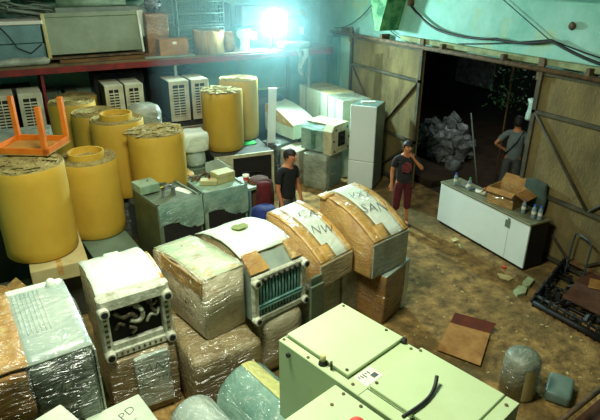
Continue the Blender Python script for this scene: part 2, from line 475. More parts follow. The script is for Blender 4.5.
# ------------------------------------------------------------------ big rolls
def roll(x, y, zb, h, r, label, kind='flat', seed=0, tilt=0):
    t = thing('paper_roll', label, 'roll', (x, y, zb), seed*1.3, 'tall ochre rolls')
    wob = lambda a, z: .006*sin(2*a+seed)+.004*sin(5*a+z*3+seed)
    prof = [(0,0),(r*.96,0),(r,.02)] + [(r*(1+.004*sin(i*2.2+seed)), h*i/8) for i in range(1, 8)] + [(r, h-.015), (r*.985, h)]
    obj('wrapper', lathe(B(), prof, 48, wob=wob), M['yellow'], t, smooth=True)
    # end face with its wound layers
    pr = [(r*.985, h)]
    rings = 9
    for i in range(rings):
        a = r*.985*(1-(i+.2)/rings); b = r*.985*(1-(i+.9)/rings)
        pr += [(a, h+.012+.006*((i*7+seed)%3)), (b, h-.004)]
    pr += [(0, h)]
    bm = lathe(B(), pr, 48, wob=wob)
    jitter(bm, .012, 9, seed)
    obj('wound_end', bm, M['rolltop'], t)
    if kind == 'core':
        rc = r*.60; c = .10
        bm = lathe(B(), [(rc, h-.01), (rc*1.0, h+c), (rc*.90, h+c), (rc*.88, h+.01), (0, h+.01)], 40)
        obj('core', bm, M['yellow'], t, smooth=False)
    if kind == 'torn':
        bm = B()
        for k in range(34):
            a = random.random()*2*pi; rr = r*(.3+.65*random.random())
            mt = T(rr*cos(a), rr*sin(a), h+.02, rx=random.uniform(-.15,.15), ry=random.uniform(-.15,.15), rz=random.random()*6)
            box(bm, -.09, .09, -.03, .03, -.003, .003, mtx=mt)
        e_ = obj('torn_edges', bm, M['rolltop'], t); e_['kind'] = 'stuff'
    return t
roll(0.0, 7.0, .9, 1.15, .43, 'ochre roll nearest the left edge, carrying the upturned orange stool', 'torn', 1)
roll(.76, 7.75, .68, 1.10, .41, 'ochre roll with a wide raised core ring, right of the stool', 'core', 2)
roll(1.83, 8.08, .80, 1.15, .42, 'ochre roll with frayed top behind the two film-covered machines', 'torn', 3)
roll(1.40, 8.80, .80, 1.22, .41, 'ochre roll with a raised core ring, just left of the frayed one', 'core', 4)
roll(1.20, 9.60, .80, 1.17, .40, 'ochre roll showing a flat spiral top, behind the two with core rings', 'flat', 5)
roll(.92, 10.38, .70, 1.33, .40, 'small ochre roll behind the right leg of the upturned stool', 'flat', 6)
roll(1.08, 11.20, .70, 1.25, .39, 'farthest ochre roll in the left cluster, below the red beam', 'flat', 7)
roll(3.60, 9.95, .93, 1.13, .40, 'tall clean ochre roll standing on the dark cabinet', 'torn', 8)
roll(4.18, 10.52, .93, 1.22, .40, 'ochre roll with a dark band behind the one on the cabinet', 'flat', 9)
bm = lathe(B(), [(.404,.62),(.404,.66)], 48)
# supports under the rolls
def carton(name, label, fl, yaw, w, l, h, m, zb=0, cat='box', seed=0, amp=.008, bev=.02, group=None, taper=0):
    t = stand(name, label, cat, fl, yaw, w, l, zb, group)
    obj('body', lumpy(w, l, h, bev, 4, amp, seed, taper), m, t, smooth=True)
    return t
def plain(name, label, fl, yaw, w, l, h, m, zb=0, cat='box', seams=True):
    t = stand(name, label, cat, fl, yaw, w, l, zb)
    obj('body', bx(-w/2, w/2, -l/2, l/2, 0, h, bev=.012, seg=2), m, t)
    if seams:
        bm = B(); box(bm, -.03, .03, -l/2-.002, l/2+.002, h-.001, h+.002); box(bm, -.03, .03, -l/2-.003, -l/2, h-.12, h)
        obj('tape_seam', bm, M['tape'], t)
    return t
plain('carton', 'beige carton under the leftmost ochre roll', (-.20, 6.42), 0, .66, 1.05, .20, M['beigebox'], zb=.69)
plain('carton', 'crate coloured dark as shadow, carrying the beige carton under the leftmost roll', (-.16, 6.62), 0, .6, .84, .685, M['acside'], seams=False)  # added below the beige carton, its dark colour stands in for shadow
plain('carton', 'grey green crate under the roll with the wide core ring', (.56, 6.85), 6, .62, 1.35, .67, M['greygreen'], seams=False)
plain('carton', 'dark carton behind the film-covered machines under the frayed roll', (1.42, 7.72), 5, .8, .8, .79, M['darkwrap'], seams=False)
plain('carton', 'low dark platform box under the back rolls', (.62, 8.53), 0, 1.14, .70, .79, M['darkwrap'], seams=False)
plain('carton', 'low dark platform box in the back left corner under the small rolls', (.56, 10.02), 0, .90, 1.6, .69, M['acside'], seams=False)
plain('carton', 'dark box touching the small platform under the spiral topped roll', (.72, 9.25), 0, .9, .74, .79, M['acside'], seams=False)

# orange upturned stool on the first roll
t = thing('stool', 'orange wooden stool lying upside down on the leftmost ochre roll', 'stool', (0,0,2.095))
ps = [Z(18,137,2.12), Z(70,140,2.12), Z(48,155,2.12)]
cx = (ps[0]+ps[2])/2 + Vector((-.0,0,0)); 
e1 = ps[0]-ps[1]; e2 = ps[2]-ps[1]
a1 = atan2(-e1.y, -e1.x)
t.location = (.11, 7.47, 2.098); t.rotation_euler = (0, 0, radians(-32))
sw, sl = .72, .62
bm = bx(-sw/2, sw/2, -sl/2, sl/2, 0, .018); obj('seat', bm, M['plywood'], t)
for nm, a in (('front', (-sw/2, sw/2, -sl/2, -sl/2+.03)), ('back', (-sw/2, sw/2, sl/2-.03, sl/2)), ('l', (-sw/2, -sw/2+.03, -sl/2, sl/2)), ('r', (sw/2-.03, sw/2, -sl/2, sl/2))):
    obj('apron', bx(a[0], a[1], a[2], a[3], .018, .085, bev=.003), M['orange'], t)
for sx in (-1, 1):
    for sy in (-1, 1):
        bm = B(); box(bm, -.030, .030, -.030, .030, .0, .60, bev=.004)
        for v in bm.verts: v.co.x += sx*(sw/2-.03); v.co.y += sy*(sl/2-.03)
        obj('leg', bm, M['orange'], t)
carton('wrapped_bundle', 'dull grey wrapped bundle behind the upturned stool at the left edge', (-.68, 8.12), -6, 1.05, .7, 1.27, M['greywrap'], .8, 'bundle', 4)
plain('carton', 'dark base box under the grey bundle at the left edge', (-.74, 8.02), -6, 1.15, .85, .79, M['acside'], seams=False)

# ------------------------------------------------------------------ hooded machines of the front row
def quadrant_frame(w, h, th, bar):
    bm = B()
    box(bm, -w/2, w/2, 0, th, 0, bar, bev=.01); box(bm, -w/2, w/2, 0, th, h-bar, h, bev=.01)
    box(bm, -w/2, -w/2+bar, 0, th, bar*.8, h-bar*.8, bev=.01); box(bm, w/2-bar, w/2, 0, th, bar*.8, h-bar*.8, bev=.01)
    return bm
def lug(bm, x, z, r=.05, th=.05, mi=0):
    lathe(bm, [(r*.45,-th),(r,-th),(r,.02),(0,.02)], 16, T(x, 0, z, rx=pi/2) @ Matrix.Scale(-1,4,(0,0,1)))

# A
w, l, h, zb = .66, .80, .68, .76
t = stand('hooded_machine', 'white hooded machine with an open frame of dark pipework, leftmost of the row', 'machine', (.335, 4.50), 5, w, l, zb)
top = arc_top(l-.10, h-.02, h-.0, .06)
top = [(y+.05, z) for y, z in top]
prof = top + [(l/2, .0), (-l/2+.10, .0)]
bm = profile_solid(prof, w-.02, bev=.03); jitter(bm, .008, 5, 1)
obj('body', bm, M['oldkraft'], t, smooth=True)
bm = strip(B(), top, -w/2+.01, w/2-.03, 0, 10, .014, .012, 12); jitter(bm, .012, 9, 4); obj('top_sheet', bm, M['foam'], t, smooth=True)
bm = quadrant_frame(w+.02, h, .10, .085)
bmesh.ops.translate(bm, vec=(0, -l/2, 0), verts=bm.verts[:])
box(bm, -w/2, w/2-.02, -l/2-.02, -l/2+.12, h-.13, h-.0, bev=.015)
jitter(bm, .003, 20, 1)
obj('end_frame', bm, M['casting'], t)
for sx, sz in ((-1, .07), (1, .07), (-1, h-.12), (1, h-.12)):
    bm = lathe(B(), [(.018,-.07),(.048,-.07),(.052,-.02),(.052,.03),(0,.03),(0,-.055),(.018,-.055)], 18, T(sx*(w/2-.03), -l/2, sz, rx=pi/2)@Matrix.Scale(-1,4,(0,0,1)))
    obj('corner_mount', bm, M['casting'], t)
    obj('rubber_plug', lathe(B(), [(0,-.074),(.032,-.074),(.032,.0),(0,.0)], 14, T(sx*(w/2-.03), -l/2, sz, rx=pi/2)@Matrix.Scale(-1,4,(0,0,1))), M['black'], t)
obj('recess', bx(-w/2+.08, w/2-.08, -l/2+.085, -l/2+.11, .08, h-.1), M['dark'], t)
obj('lower_tray', bx(-w/2+.08, w/2-.08, -l/2+.02, -l/2+.08, .08, .15, bev=.006), M['casting'], t)
for k, pts in enumerate([[(-.2,.0,.48),(-.12,-.02,.42),(-.05,-.03,.44),(.0,-.01,.37)], [(.0,0,.5),(.05,-.03,.46),(.06,-.03,.38),(.02,-.02,.33),(-.06,-.02,.36)], [(.12,0,.52),(.16,-.03,.47),(.22,-.01,.49)], [(-.2,0,.3),(-.17,-.02,.36),(-.12,-.02,.33)], [(.1,0,.28),(.14,-.02,.36),(.2,-.02,.34),(.23,0,.4)], [(-.22,.0,.54),(-.1,-.03,.55),(.0,-.03,.53),(.08,-.01,.55)], [(-.05,0,.2),(-.02,-.03,.26),(-.08,-.03,.3)], [(.16,-.02,.56),(.15,-.03,.45),(.19,-.03,.38)]]):
    obj('pipe', tube(B(), [(x, -l/2+.05+y, z) for x, y, z in pts], .024 if k < 2 else .016, 8, smooth_path=True), M['casting'] if k in (1, 4) else M['copper'], t, smooth=True)
for i in range(9): obj('bolt_slot', bx(-w/2+.08+i*.055, -w/2+.10+i*.055, -l/2-.008, -l/2, .03, .06), M['rust'], t)
for i in range(6):
    for q0 in (-w/2+.02, w/2-.05): obj('bolt_slot', bx(q0, q0+.03, -l/2-.008, -l/2, .15+i*.06, .175+i*.06), M['rust'], t)
obj('tape_strip', strip(B(), top, w/2-.05, w/2+.0, 0, 7, .012, .008, 2), M['tape'], t, smooth=True)
bm = lumpy(.16, .10, .05, .02, 2, .02, 3, z0=h+.0); bmesh.ops.translate(bm, vec=(-.0, l/2-.06, .0), verts=bm.verts[:])
obj('bunched_film', bm, M['foam'], t, smooth=True)

# B
w, l, h, zb = .50, 1.02, .70, .75
t = stand('wrapped_machine', 'film-wrapped carton with a stained white top and scribbled side, second from left in the row', 'wrapped box', (1.29, 4.38), 14, w, l, zb)
top = arc_top(l, h, h-.05, .03)
bm = profile_solid(top + [(l/2, 0), (-l/2, 0)], w, bev=.035, xcuts=6); jitter(bm, .022, 6, 5)
obj('body', bm, M['tanwrap'], t, smooth=True)
obj('top_sheet', strip(B(), top, -w/2+.02, w/2-.02, 0, 10, -.004, .012), M['stained'], t, smooth=True)
bm = B(); box(bm, -w/2-.012, -w/2+.005, -l/2+.02, l/2-.2, h-.19, h-.03, bev=.006); bmesh.ops.subdivide_edges(bm, edges=bm.edges[:], cuts=3, use_grid_fill=True); jitter(bm, .018, 6, 5)
obj('tape_strip', bm, M['kraft'], t)
R_l = T(-w/2-.045, -.05, .26, rx=pi/2, rz=-pi/2)
write('handwriting', 'C', .16, t, R_l @ T(-.14,.05,0)); write('handwriting', 'NKIV', .11, t, R_l @ T(.18,.10,0)); write('handwriting', 'OSHIBA', .10, t, R_l @ T(.16,-.0,0))
R_f = T(0.02, -l/2-.05, .42, rx=pi/2)
for i, (s, z) in enumerate((('EAN', .06), ('K11', -.02), ('II', -.2))):
    write('handwriting', s, .075, t, R_f @ T(0, z, 0, rz=0), shear=0)

# C
w, l, h, zb = .70, 1.10, .66, .75
t = stand('hooded_machine', 'white hooded machine with teal fins in its end and a torn green note on top', 'machine', (1.82, 4.44), 13, w, l, zb)
top = [(y+.09, z) for y, z in arc_top(l-.18, h+.03, h-.04, .10)]
bm = profile_solid(top + [(l/2, 0), (-l/2+.18, 0)], w-.02, bev=.03); jitter(bm, .007, 5, 7)
obj('body', bm, M['oldkraft'], t, smooth=True)
bm = strip(B(), top, -w/2, w/2-.02, 0, 10, .012, .014, 12); jitter(bm, .010, 8, 6); obj('top_sheet', bm, M['foam'], t, smooth=True)
bm = profile_solid([(-l/2, 0), (-l/2, h-.12), (-l/2+.05, h-.09), (-l/2+.20, h+.03), (-l/2+.20, 0)], w-.01, bev=.01)
for f in list(bm.faces):
    if f.calc_center_median().y < -l/2+.02 and abs(f.normal.y) > .8: pass
obj('shoulder', bm, M['palegrey'], t)
bm = quadrant_frame(w+.02, h-.10, .06, .07); bmesh.ops.translate(bm, vec=(0, -l/2-.05, 0), verts=bm.verts[:]); jitter(bm, .003, 20, 3)
obj('end_frame', bm, M['casting'], t)
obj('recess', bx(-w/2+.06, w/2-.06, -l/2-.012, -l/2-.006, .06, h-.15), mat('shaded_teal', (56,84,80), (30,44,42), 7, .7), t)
bm = B()
for i in range(13):
    x = -w/2+.09+i*.043
    tube(bm, [(x, -l/2-.022, .08), (x+.004, -l/2-.026, .3), (x, -l/2-.022, h-.17)], .0125, 6)
obj('fins', bm, M['fin'], t, smooth=True)
bm = bx(-w/2+.05, w/2-.05, -l/2-.055, -l/2-.02, .16, .185, bev=.004); box(bm, -w/2+.05, w/2-.05, -l/2-.055, -l/2-.02, .20, .215, bev=.003)
obj('cross_bar', bm, M['fin'], t)
for i in range(8): obj('bolt_head', bx(-w/2+.09+i*.072, -w/2+.115+i*.072, -l/2-.075, -l/2-.05, h-.165, h-.125, bev=.004), M['dark'], t)
for sx, sz in ((-1, .05), (1, .05), (-1, h-.15), (1, h-.15)):
    bm = lathe(B(), [(0,-.075),(.045,-.075),(.048,.0),(0,.0)], 16, T(sx*(w/2-.02), -l/2-.02, sz, rx=pi/2)@Matrix.Scale(-1,4,(0,0,1)))
    lm = obj('corner_mount', bm, M['casting'], t)
    obj('rubber_plug', lathe(B(), [(0,-.08),(.026,-.08),(.026,-.0),(0,-.0)], 14, T(sx*(w/2-.02), -l/2-.02, sz, rx=pi/2)@Matrix.Scale(-1,4,(0,0,1))), M['black'], lm)
for s0, s1 in ((-w/2-.01, -w/2+.24), (w/2-.16, w/2+.01)):
    bm = B()
    v = [bm.verts.new(p) for p in ((s0, -l/2+.01, h-.09), (s1, -l/2+.01, h-.09), (s1-.03, -l/2+.21, h+.045), (s0+.02, -l/2+.21, h+.045))]
    f = bm.faces.new(v); r = bmesh.ops.extrude_face_region(bm, geom=[f])
    for q_ in r['geom']:
        if isinstance(q_, bmesh.types.BMVert): q_.co += Vector((0, -.02, .025))
    bmesh.ops.subdivide_edges(bm, edges=bm.edges[:], cuts=2, use_grid_fill=True); jitter(bm, .008, 14, s0*10)
    obj('tape_patch', bm, M['kraft'], t)
bm = B()
pts = [(-.11,.04),(-.02,.10),(.02,.07),(.10,.06),(.09,-.04),(.03,-.07),(-.07,-.07),(-.09,-.02)]
def on_arc(top, y):
    for a, b in zip(top[:-1], top[1:]):
        if a[0] <= y <= b[0]: return a[1] + (b[1]-a[1])*(y-a[0])/(b[0]-a[0])
    return top[-1][1]
x0_, y0_ = -.02, .10
vv = [bm.verts.new((x0_+x, y0_+y, on_arc(top, y0_+y)+.050)) for x, y in pts]
f = bm.faces.new(vv); r = bmesh.ops.extrude_face_region(bm, geom=[f])
for q_ in r['geom']:
    if isinstance(q_, bmesh.types.BMVert): q_.co.z += .004
obj('torn_note', bm, mat('olive_note', (140,152,78), (118,132,62), 8, .8), t)

# D, E: domed cartons with white foam between kraft tape
def domed(label, fl, yaw, w, l, hf, hb, bulge, zb, words, side, seed, front):
    t = stand('domed_package', label, 'wrapped box', fl, yaw, w, l, zb)
    top = arc_top(l, hf, hb, bulge, 12)
    bm = profile_solid(top + [(l/2, 0), (-l/2, 0)], w, bev=.025, xcuts=8); jitter(bm, .018, 7, seed)
    obj('body', bm, M['kraft'], t, smooth=True)
    obj('foam_sheet', strip(B(), top, -w*.20, w*.36, 0, 12, .006, .012), M['foam'], t, smooth=True)
    for a, b in ((-w*.47, -w*.17), (w*.34, w*.49)):
        obj('tape_strip', strip(B(), top, a, b, 0, 12, .01, .012, 3), M['tape'], t, smooth=True)
    bm = strip(B(), top, -w*.30, -w*.02, 0, 2, .022, .006, 3)
    obj('tape_patch', bm, M['tape'], t, smooth=True)
    bm = bx(-w/2+.01, w/2-.01, -l/2-.014, -l/2+.01, .02, hf-.015, bev=.006)
    bmesh.ops.subdivide_edges(bm, edges=bm.edges[:], cuts=3, use_grid_fill=True); jitter(bm, .006, 6, seed)
    obj('front_film', bm, front, t)
    for s, x, y, rz, sz in words:
        write('handwriting', s, sz, t, T(x, y, .042, rz=rz), arc=top, shear=.2)
    return t, top
domed('smaller domed kraft-taped package marked CA and NW, fourth in the row', (2.76, 4.66), 17, .59, .92, .33, .68, .10, .76, [('CA', .08, .12, -.35, .20), ('NW', .06, -.16, -.3, .17)], None, 11, M['tanwrap'])
tE, topE = domed('domed kraft-taped package marked SAN, rightmost of the front row', (3.43, 4.57), 14, .68, .93, .49, .82, .10, .75, [('SAN', .05, -.12, -.25, .20), ('VXZ', .07, .14, -.25, .17)], None, 12, M['greywrap'])
bm = lumpy(.18, .14, .04, .015, 2, .02, 8, z0=.81); bmesh.ops.translate(bm, vec=(-.28, .40, .01), verts=bm.verts[:])
obj('torn_tape', bm, M['tape'], tE, smooth=True)

# ------------------------------------------------------------------ lower layer of the front row
def lettered(t, s, size, mtx, **k): write('handwriting', s, size, t, mtx, **k)
t = carton('wrapped_carton', 'film-wrapped brown and white carton with black writing under the machine with pipework', (.33, 4.47), 2, .66, .82, .745, M['oldkraft'], cat='box', seed=21)
bm = bx(-.10, .25, -.445, -.40, .10, .735, bev=.01); bmesh.ops.subdivide_edges(bm, edges=bm.edges[:], cuts=3, use_grid_fill=True); jitter(bm, .012, 8, 3)
obj('white_sheet', bm, M['clear'], t)
lettered(t, 'SANI', .15, T(.06, -.505, .62, rx=pi/2, ry=.1)); lettered(t, 'COPP', .13, T(.09, -.505, .46, rx=pi/2, ry=.1))
t = carton('wrapped_carton', 'brown paper package bound in shiny film lying under the stained carton', (1.06, 4.10), 4, .74, .95, .74, M['oldkraft'], cat='box', seed=22, amp=.018, bev=.06)
t = carton('wrapped_carton', 'pale rounded film-wrapped carton under the machine with teal fins', (1.92, 4.40), 10, .56, .9, .745, M['tanwrap'], cat='box', seed=23, bev=.10)
lettered(t, 'O', .18, T(.12, -.475, .4, rx=pi/2))
t = carton('wrapped_carton', 'film-wrapped carton below the domed package marked CA', (2.62, 4.72), 15, .58, .8, .755, M['greywrap'], cat='box', seed=24)
t = carton('wrapped_carton', 'grey film-wrapped carton with black lettering, between the two lower brown cartons', (3.22, 4.86), 14, .34, .6, .745, M['greywrap'], cat='box', seed=25)
lettered(t, 'BOXV', .10, T(0, -.345, .62, rx=pi/2, ry=0)); lettered(t, 'LTS', .09, T(0, -.345, .5, rx=pi/2))
t = carton('wrapped_carton', 'brown carton with a pale film side below the domed package marked SAN', (3.66, 4.58), 24, .56, .62, .745, M['kraftdark'], cat='box', seed=26, taper=-.10)
bm = bx(.20, .325, -.345, .31, .01, .74, bev=.02); box(bm, -.30, .32, -.345, .31, .715, .75, bev=.005); jitter(bm, .012, 8, 2)
obj('film_side', bm, M['clear'], t)
t = stand('panel_bundle', 'two dark grey panels standing between the teal fins machine and the package marked CA', 'panel', (2.53, 4.42), 14, .22, .12, 0)
obj('panel', bx(-.11, .09, -.05, -.02, 0, .98), M['greymach'], t); obj('panel', bx(-.06, .11, .01, .04, 0, 1.05), M['greymach'], t)

# package at the left edge
t = stand('wrapped_machine', 'large film-wrapped machine with brown paper over its left half, at the left edge', 'wrapped box', (-.74, 3.74), 6, .95, .96, .68)
w, l = .95, .96
top = arc_top(l, .78, .90, .04)
bm = profile_solid(top + [(l/2, 0), (-l/2, 0)], w, bev=.04, xcuts=8); jitter(bm, .022, 5, 31)
obj('body', bm, M['darkwrap'], t, smooth=True)
obj('pale_film', strip(B(), top, -.02, w/2-.01, 0, 10, .004, .016, 8), M['clear'], t, smooth=True)
bm = strip(B(), top, -w/2, .0, 0, 10, .012, .014, 8); jitter(bm, .01, 6, 3)
obj('brown_paper', bm, M['kraft'], t, smooth=True)
bm = bx(-w/2, -.02, -l/2-.03, -l/2+.01, .35, .77, bev=.01); bmesh.ops.subdivide_edges(bm, edges=bm.edges[:], cuts=4, use_grid_fill=True); jitter(bm, .02, 7, 5)
obj('hanging_paper', bm, M['kraftdark'], t, smooth=True)
for i in range(7): obj('film_rib', tube(B(), [(.03+i*.034, y, z+.014) for y, z in top[3:10]], .012, 6), M['clear'], t, smooth=True)
bm = B(); box(bm, -.02, w/2-.02, l/2-.06, l/2+.01, .86, .935, bev=.015); jitter(bm, .008, 10, 4)
obj('foam_edge', bm, M['foam'], t)
bm = bx(.0, w/2-.03, -l/2-.02, -l/2+.02, .05, .72, bev=.01); bmesh.ops.subdivide_edges(bm, edges=bm.edges[:], cuts=4, use_grid_fill=True); jitter(bm, .012, 7, 5)
obj('front_film', bm, M['darkwrap'], t, smooth=True)
obj('film_side', bx(w/2-.005, w/2+.012, -l/2, l/2, .04, .74, bev=.004), M['greywrap'], t)
plain('carton', 'dark brown carton under the large package at the left edge', (-.76, 3.77), 4, .98, .90, .67, M['kraftdark'], seams=False)
obj('foam_knob', lathe(B(), [(0,.86),(.045,.86),(.045,.93),(.035,.97),(.02,.985),(0,.99)], 18, T(w/2-.12, l/2-.07, 0)), M['foam'], t, smooth=True)
# folded yellow card at the far left
t = thing('cardboard_flap', 'folded yellow cardboard piece at the left edge below the rolls', 'cardboard', (-.50, 6.05, .81), radians(20))
bm = bx(-.14, .14, -.3, .3, 0, .012, mtx=T(0,0,.06,ry=.5)); obj('flap', bm, M['tape'], t)
bm = bx(-.14, .10, -.3, .3, 0, .012, mtx=T(.18,0,0,ry=-.5)); obj('flap', bm, M['kraft'], t)
plain('carton', 'dark crate at the left edge in front of the rolls', (-.86, 5.6), 5, .50, .85, .80, M['acside'], seams=False)

# ------------------------------------------------------------------ bottom foreground
t = thing('white_carton', 'small white carton set at an angle at the bottom left, corner pointing up', 'box', (-.02-.16, 3.63-.36, .82), radians(-66))
obj('body', bx(-.28, .28, -.18, .20, 0, .38, bev=.01), M['white'], t); lettered(t, '100', .08, T(-.05, .0, .384, rz=1.6))
t = stand('white_carton', 'white carton with black handwriting near the bottom edge, left of the silvery packages', 'box', (.13, 3.30), 11, .47, .52, 0)
obj('body', bx(-.235, .235, -.26, .26, 0, .80, bev=.01), M['white'], t); lettered(t, 'APD', .12, T(.02, .08, .803, rz=.35))
lettered(t, 'OS', .10, T(.05, -.06, .803, rz=.35))
def lying(name, label, p0, p1, r, z, m, stripe, seed):
    a = Z(*p0, z); b = Z(*p1, z); d = (b-a); ang = atan2(d.y, d.x); L = 1.0
    t = thing(name, label, 'drum', (a.x, a.y, z-r), ang)
    mt = Matrix.Translation((0, 0, r)) @ Matrix.Rotation(pi/2, 4, 'Y')
    bm = lathe(B(), [(0,-.005),(r*.75,0),(r*.93,.015),(r,.05)] + [(r, .06+(L-.1)*i/8) for i in range(1,9)] + [(r*.9, L), (0, L)], 40, mt)
    jitter(bm, .008, 6, seed)
    obj('body', bm, m, t, smooth=True)
    if stripe:
        bm = B(); g = []
        for i in range(13):
            row = []
            for k in range(5):
                th = radians(-20 + k*7.0) - stripe
                row.append(bm.verts.new((.03+(L-.05)*i/12, -(r+.008)*sin(th), r+(r+.008)*cos(th))))
            g.append(row)
        for i in range(12):
            for k in range(4): bm.faces.new((g[i][k], g[i][k+1], g[i+1][k+1], g[i+1][k]))
        obj('tape_stripe', bm, mat('pale_yellow_tape', (206,206,130), (186,186,110), 5, .35, .2, 12, film=.8), t, smooth=True)
    return t
lying('wrapped_drum', 'silvery green film-wrapped cylinder with a pale yellow stripe lying beside the mint unit', (241, 388), (287, 432), .29, .66, M['teal'], .12, 1)
lying('wrapped_drum', 'shorter silvery film-wrapped cylinder left of the one with the yellow stripe', (190, 414), (222, 450), .22, .55, M['clear'], 0, 2)
plain('carton', 'low dark carton under the two silvery cylinders', (.84, 2.75), 0, .95, 1.1, .31, M['darkwrap'], seams=False)

# mint green rooftop units
def bolts(t, pts, m, r=.012):
    for x, y, z in pts: obj('screw', lathe(B(), [(0,0),(r,0),(r,.006),(0,.009)], 10, T(x, y, z)), m, t)
w, l, h, zb = 1.55, .68, .80, .90
t = stand('condenser_unit', 'mint green steel condenser unit with a black hose and label on top', 'condenser unit', (1.42, 2.98), -75, w, l, zb)
obj('casing', bx(-w/2, w/2, -l/2, l/2, 0, h-.03, bev=.006), M['mint'], t)
obj('cover_panel', bx(-w/2+.02, -w/2+.64, -l/2+.07, l/2-.0, h-.03, h, bev=.004), M['mint'], t)
obj('cover_panel', bx(-w/2+.80, w/2-.10, -l/2+.10, l/2-.0, h-.03, h, bev=.004), M['mint'], t)
obj('cover_strip', bx(w/2-.09, w/2-.0, -l/2, l/2, h-.03, h-.006, bev=.003), M['mint'], t)
bm = B(); box(bm, -w/2+.012, -w/2+.65, -l/2+.062, -l/2+.066, h-.03, h-.024); box(bm, -w/2+.64, -w/2+.646, -l/2+.07, l/2, h-.03, h-.026)
box(bm, -w/2+.79, w/2-.095, -l/2+.088, -l/2+.093, h-.03, h-.025); box(bm, w/2-.096, w/2-.092, -l/2, l/2, h-.03, h-.024)
box(bm, -w/2+.79, -w/2+.792, -l/2+.0, l/2, h-.03, h-.0275)
obj('panel_gap', bm, M['mintseam'], t)
lb = obj('rating_label', bx(-w/2+.66, -w/2+.78, -l/2+.10, -l/2+.27, h-.03, h-.026), M['label'], t)
bm = B()
for k in range(5): box(bm, -w/2+.68, -w/2+.70+.012*(k%3), -l/2+.12+k*.022, -l/2+.13+k*.022, h-.026, h-.0255)
box(bm, -w/2+.72, -w/2+.76, -l/2+.20, -l/2+.25, h-.026, h-.0255)
obj('label_print', bm, M['ink'], lb)
bolts(t, [(-w/2+.03,-l/2+.03,h-.03), (-w/2+.6,-l/2+.1,h), (-w/2+.7,-l/2+.05,h-.03), (-w/2+.74,l/2-.04,h-.03), (-w/2+.82,-l/2+.15,h), (-w/2+.82,l/2-.04,h), (-w/2+.3,-l/2+.02,h-.03), (-w/2+.06,l/2-.03,h), (w/2-.05,-l/2+.1,h-.005), (w/2-.05,l/2-.08,h-.005), (-w/2+.5,l/2-.03,h)], M['rust'])
obj('rubber_plug', lathe(B(), [(0,0),(.022,0),(.024,.03),(.012,.04),(0,.04)], 12, T(-w/2+.66, l/2-.02, h-.03)), M['black'], t)
vp = obj('valve_stub', tube(B(), [(-w/2+.42, -l/2+.05, h-.03), (-w/2+.42, -l/2+.05, h+.05)], .02, 10), M['beige'], t)
obj('valve_collar', lathe(B(), [(0,0),(.035,0),(.03,.02),(.022,.03)], 14, T(-w/2+.42, -l/2+.05, h-.03)), M['black'], vp)
obj('valve_stub', tube(B(), [(-w/2+.50, -l/2+.05, h-.03), (-w/2+.50, -l/2+.05, h+.04)], .009, 8), M['rust'], t)
obj('side_knob', lathe(B(), [(0,0),(.018,0),(.018,.02),(0,.03)], 10, T(-w/2+.12, -l/2, h-.10, rx=pi/2)), M['black'], t)
iv = (Matrix.Translation(t.location) @ Matrix.Rotation(t.rotation_euler.z, 4, 'Z')).inverted()
hp = [iv @ Z(px_, py_, zb+h+dz) for px_, py_, dz in ((403,417,.012),(412,411,.015),(422,404,.015),(430,396,.016),(435,386,.03),(437,376,.06))]
th = obj('hose', tube(B(), hp, .013, 10, smooth_path=True), M['black'], t, smooth=True)
c2 = (1.555, 2.375)
w, l = 1.30, .62
a = radians(-75)
fl2 = (c2[0] + sin(a)*l*1.0 - .006, c2[1] - cos(a)*l)
t = stand('condenser_unit', 'mint green steel condenser unit at the bottom edge carrying a red cap', 'condenser unit', fl2, -75, w, l, zb)
obj('casing', bx(-w/2, w/2, -l/2, l/2, 0, h-.03, bev=.006), M['mint'], t)
obj('cover_panel', bx(-w/2+.05, w/2-.05, -l/2+.05, l/2-.07, h-.03, h-.022, bev=.003), M['mint'], t)
bolts(t, [(-w/2+.1,l/2-.03,h-.03), (-w/2+.25,l/2-.03,h-.03), (-w/2+.5,l/2-.03,h-.03), (-w/2+.04,-l/2+.1,h-.03), (-w/2+.12,l/2-.16,h-.022)], M['rust'])
rc = Z(357, 425, zb+h-.02)
t2 = thing('plastic_disc', 'orange red plastic cap lying on the nearer mint unit at the bottom edge', 'cap', (rc.x, rc.y, zb+h-.02))
obj('dome', lathe(B(), [(0,0),(.05,0),(.052,.015),(.04,.03),(0,.036)], 20), M['redpl'], t2, smooth=True)
plain('carton', 'dark brown carton under the farther mint unit', (1.52, 2.86), -75, 1.35, .60, .89, M['kraftdark'], seams=False)
plain('carton', 'dark brown carton under the nearer mint unit', (fl2[0]+.05, fl2[1]-.03), -75, 1.15, .52, .89, M['kraftdark'], seams=False)

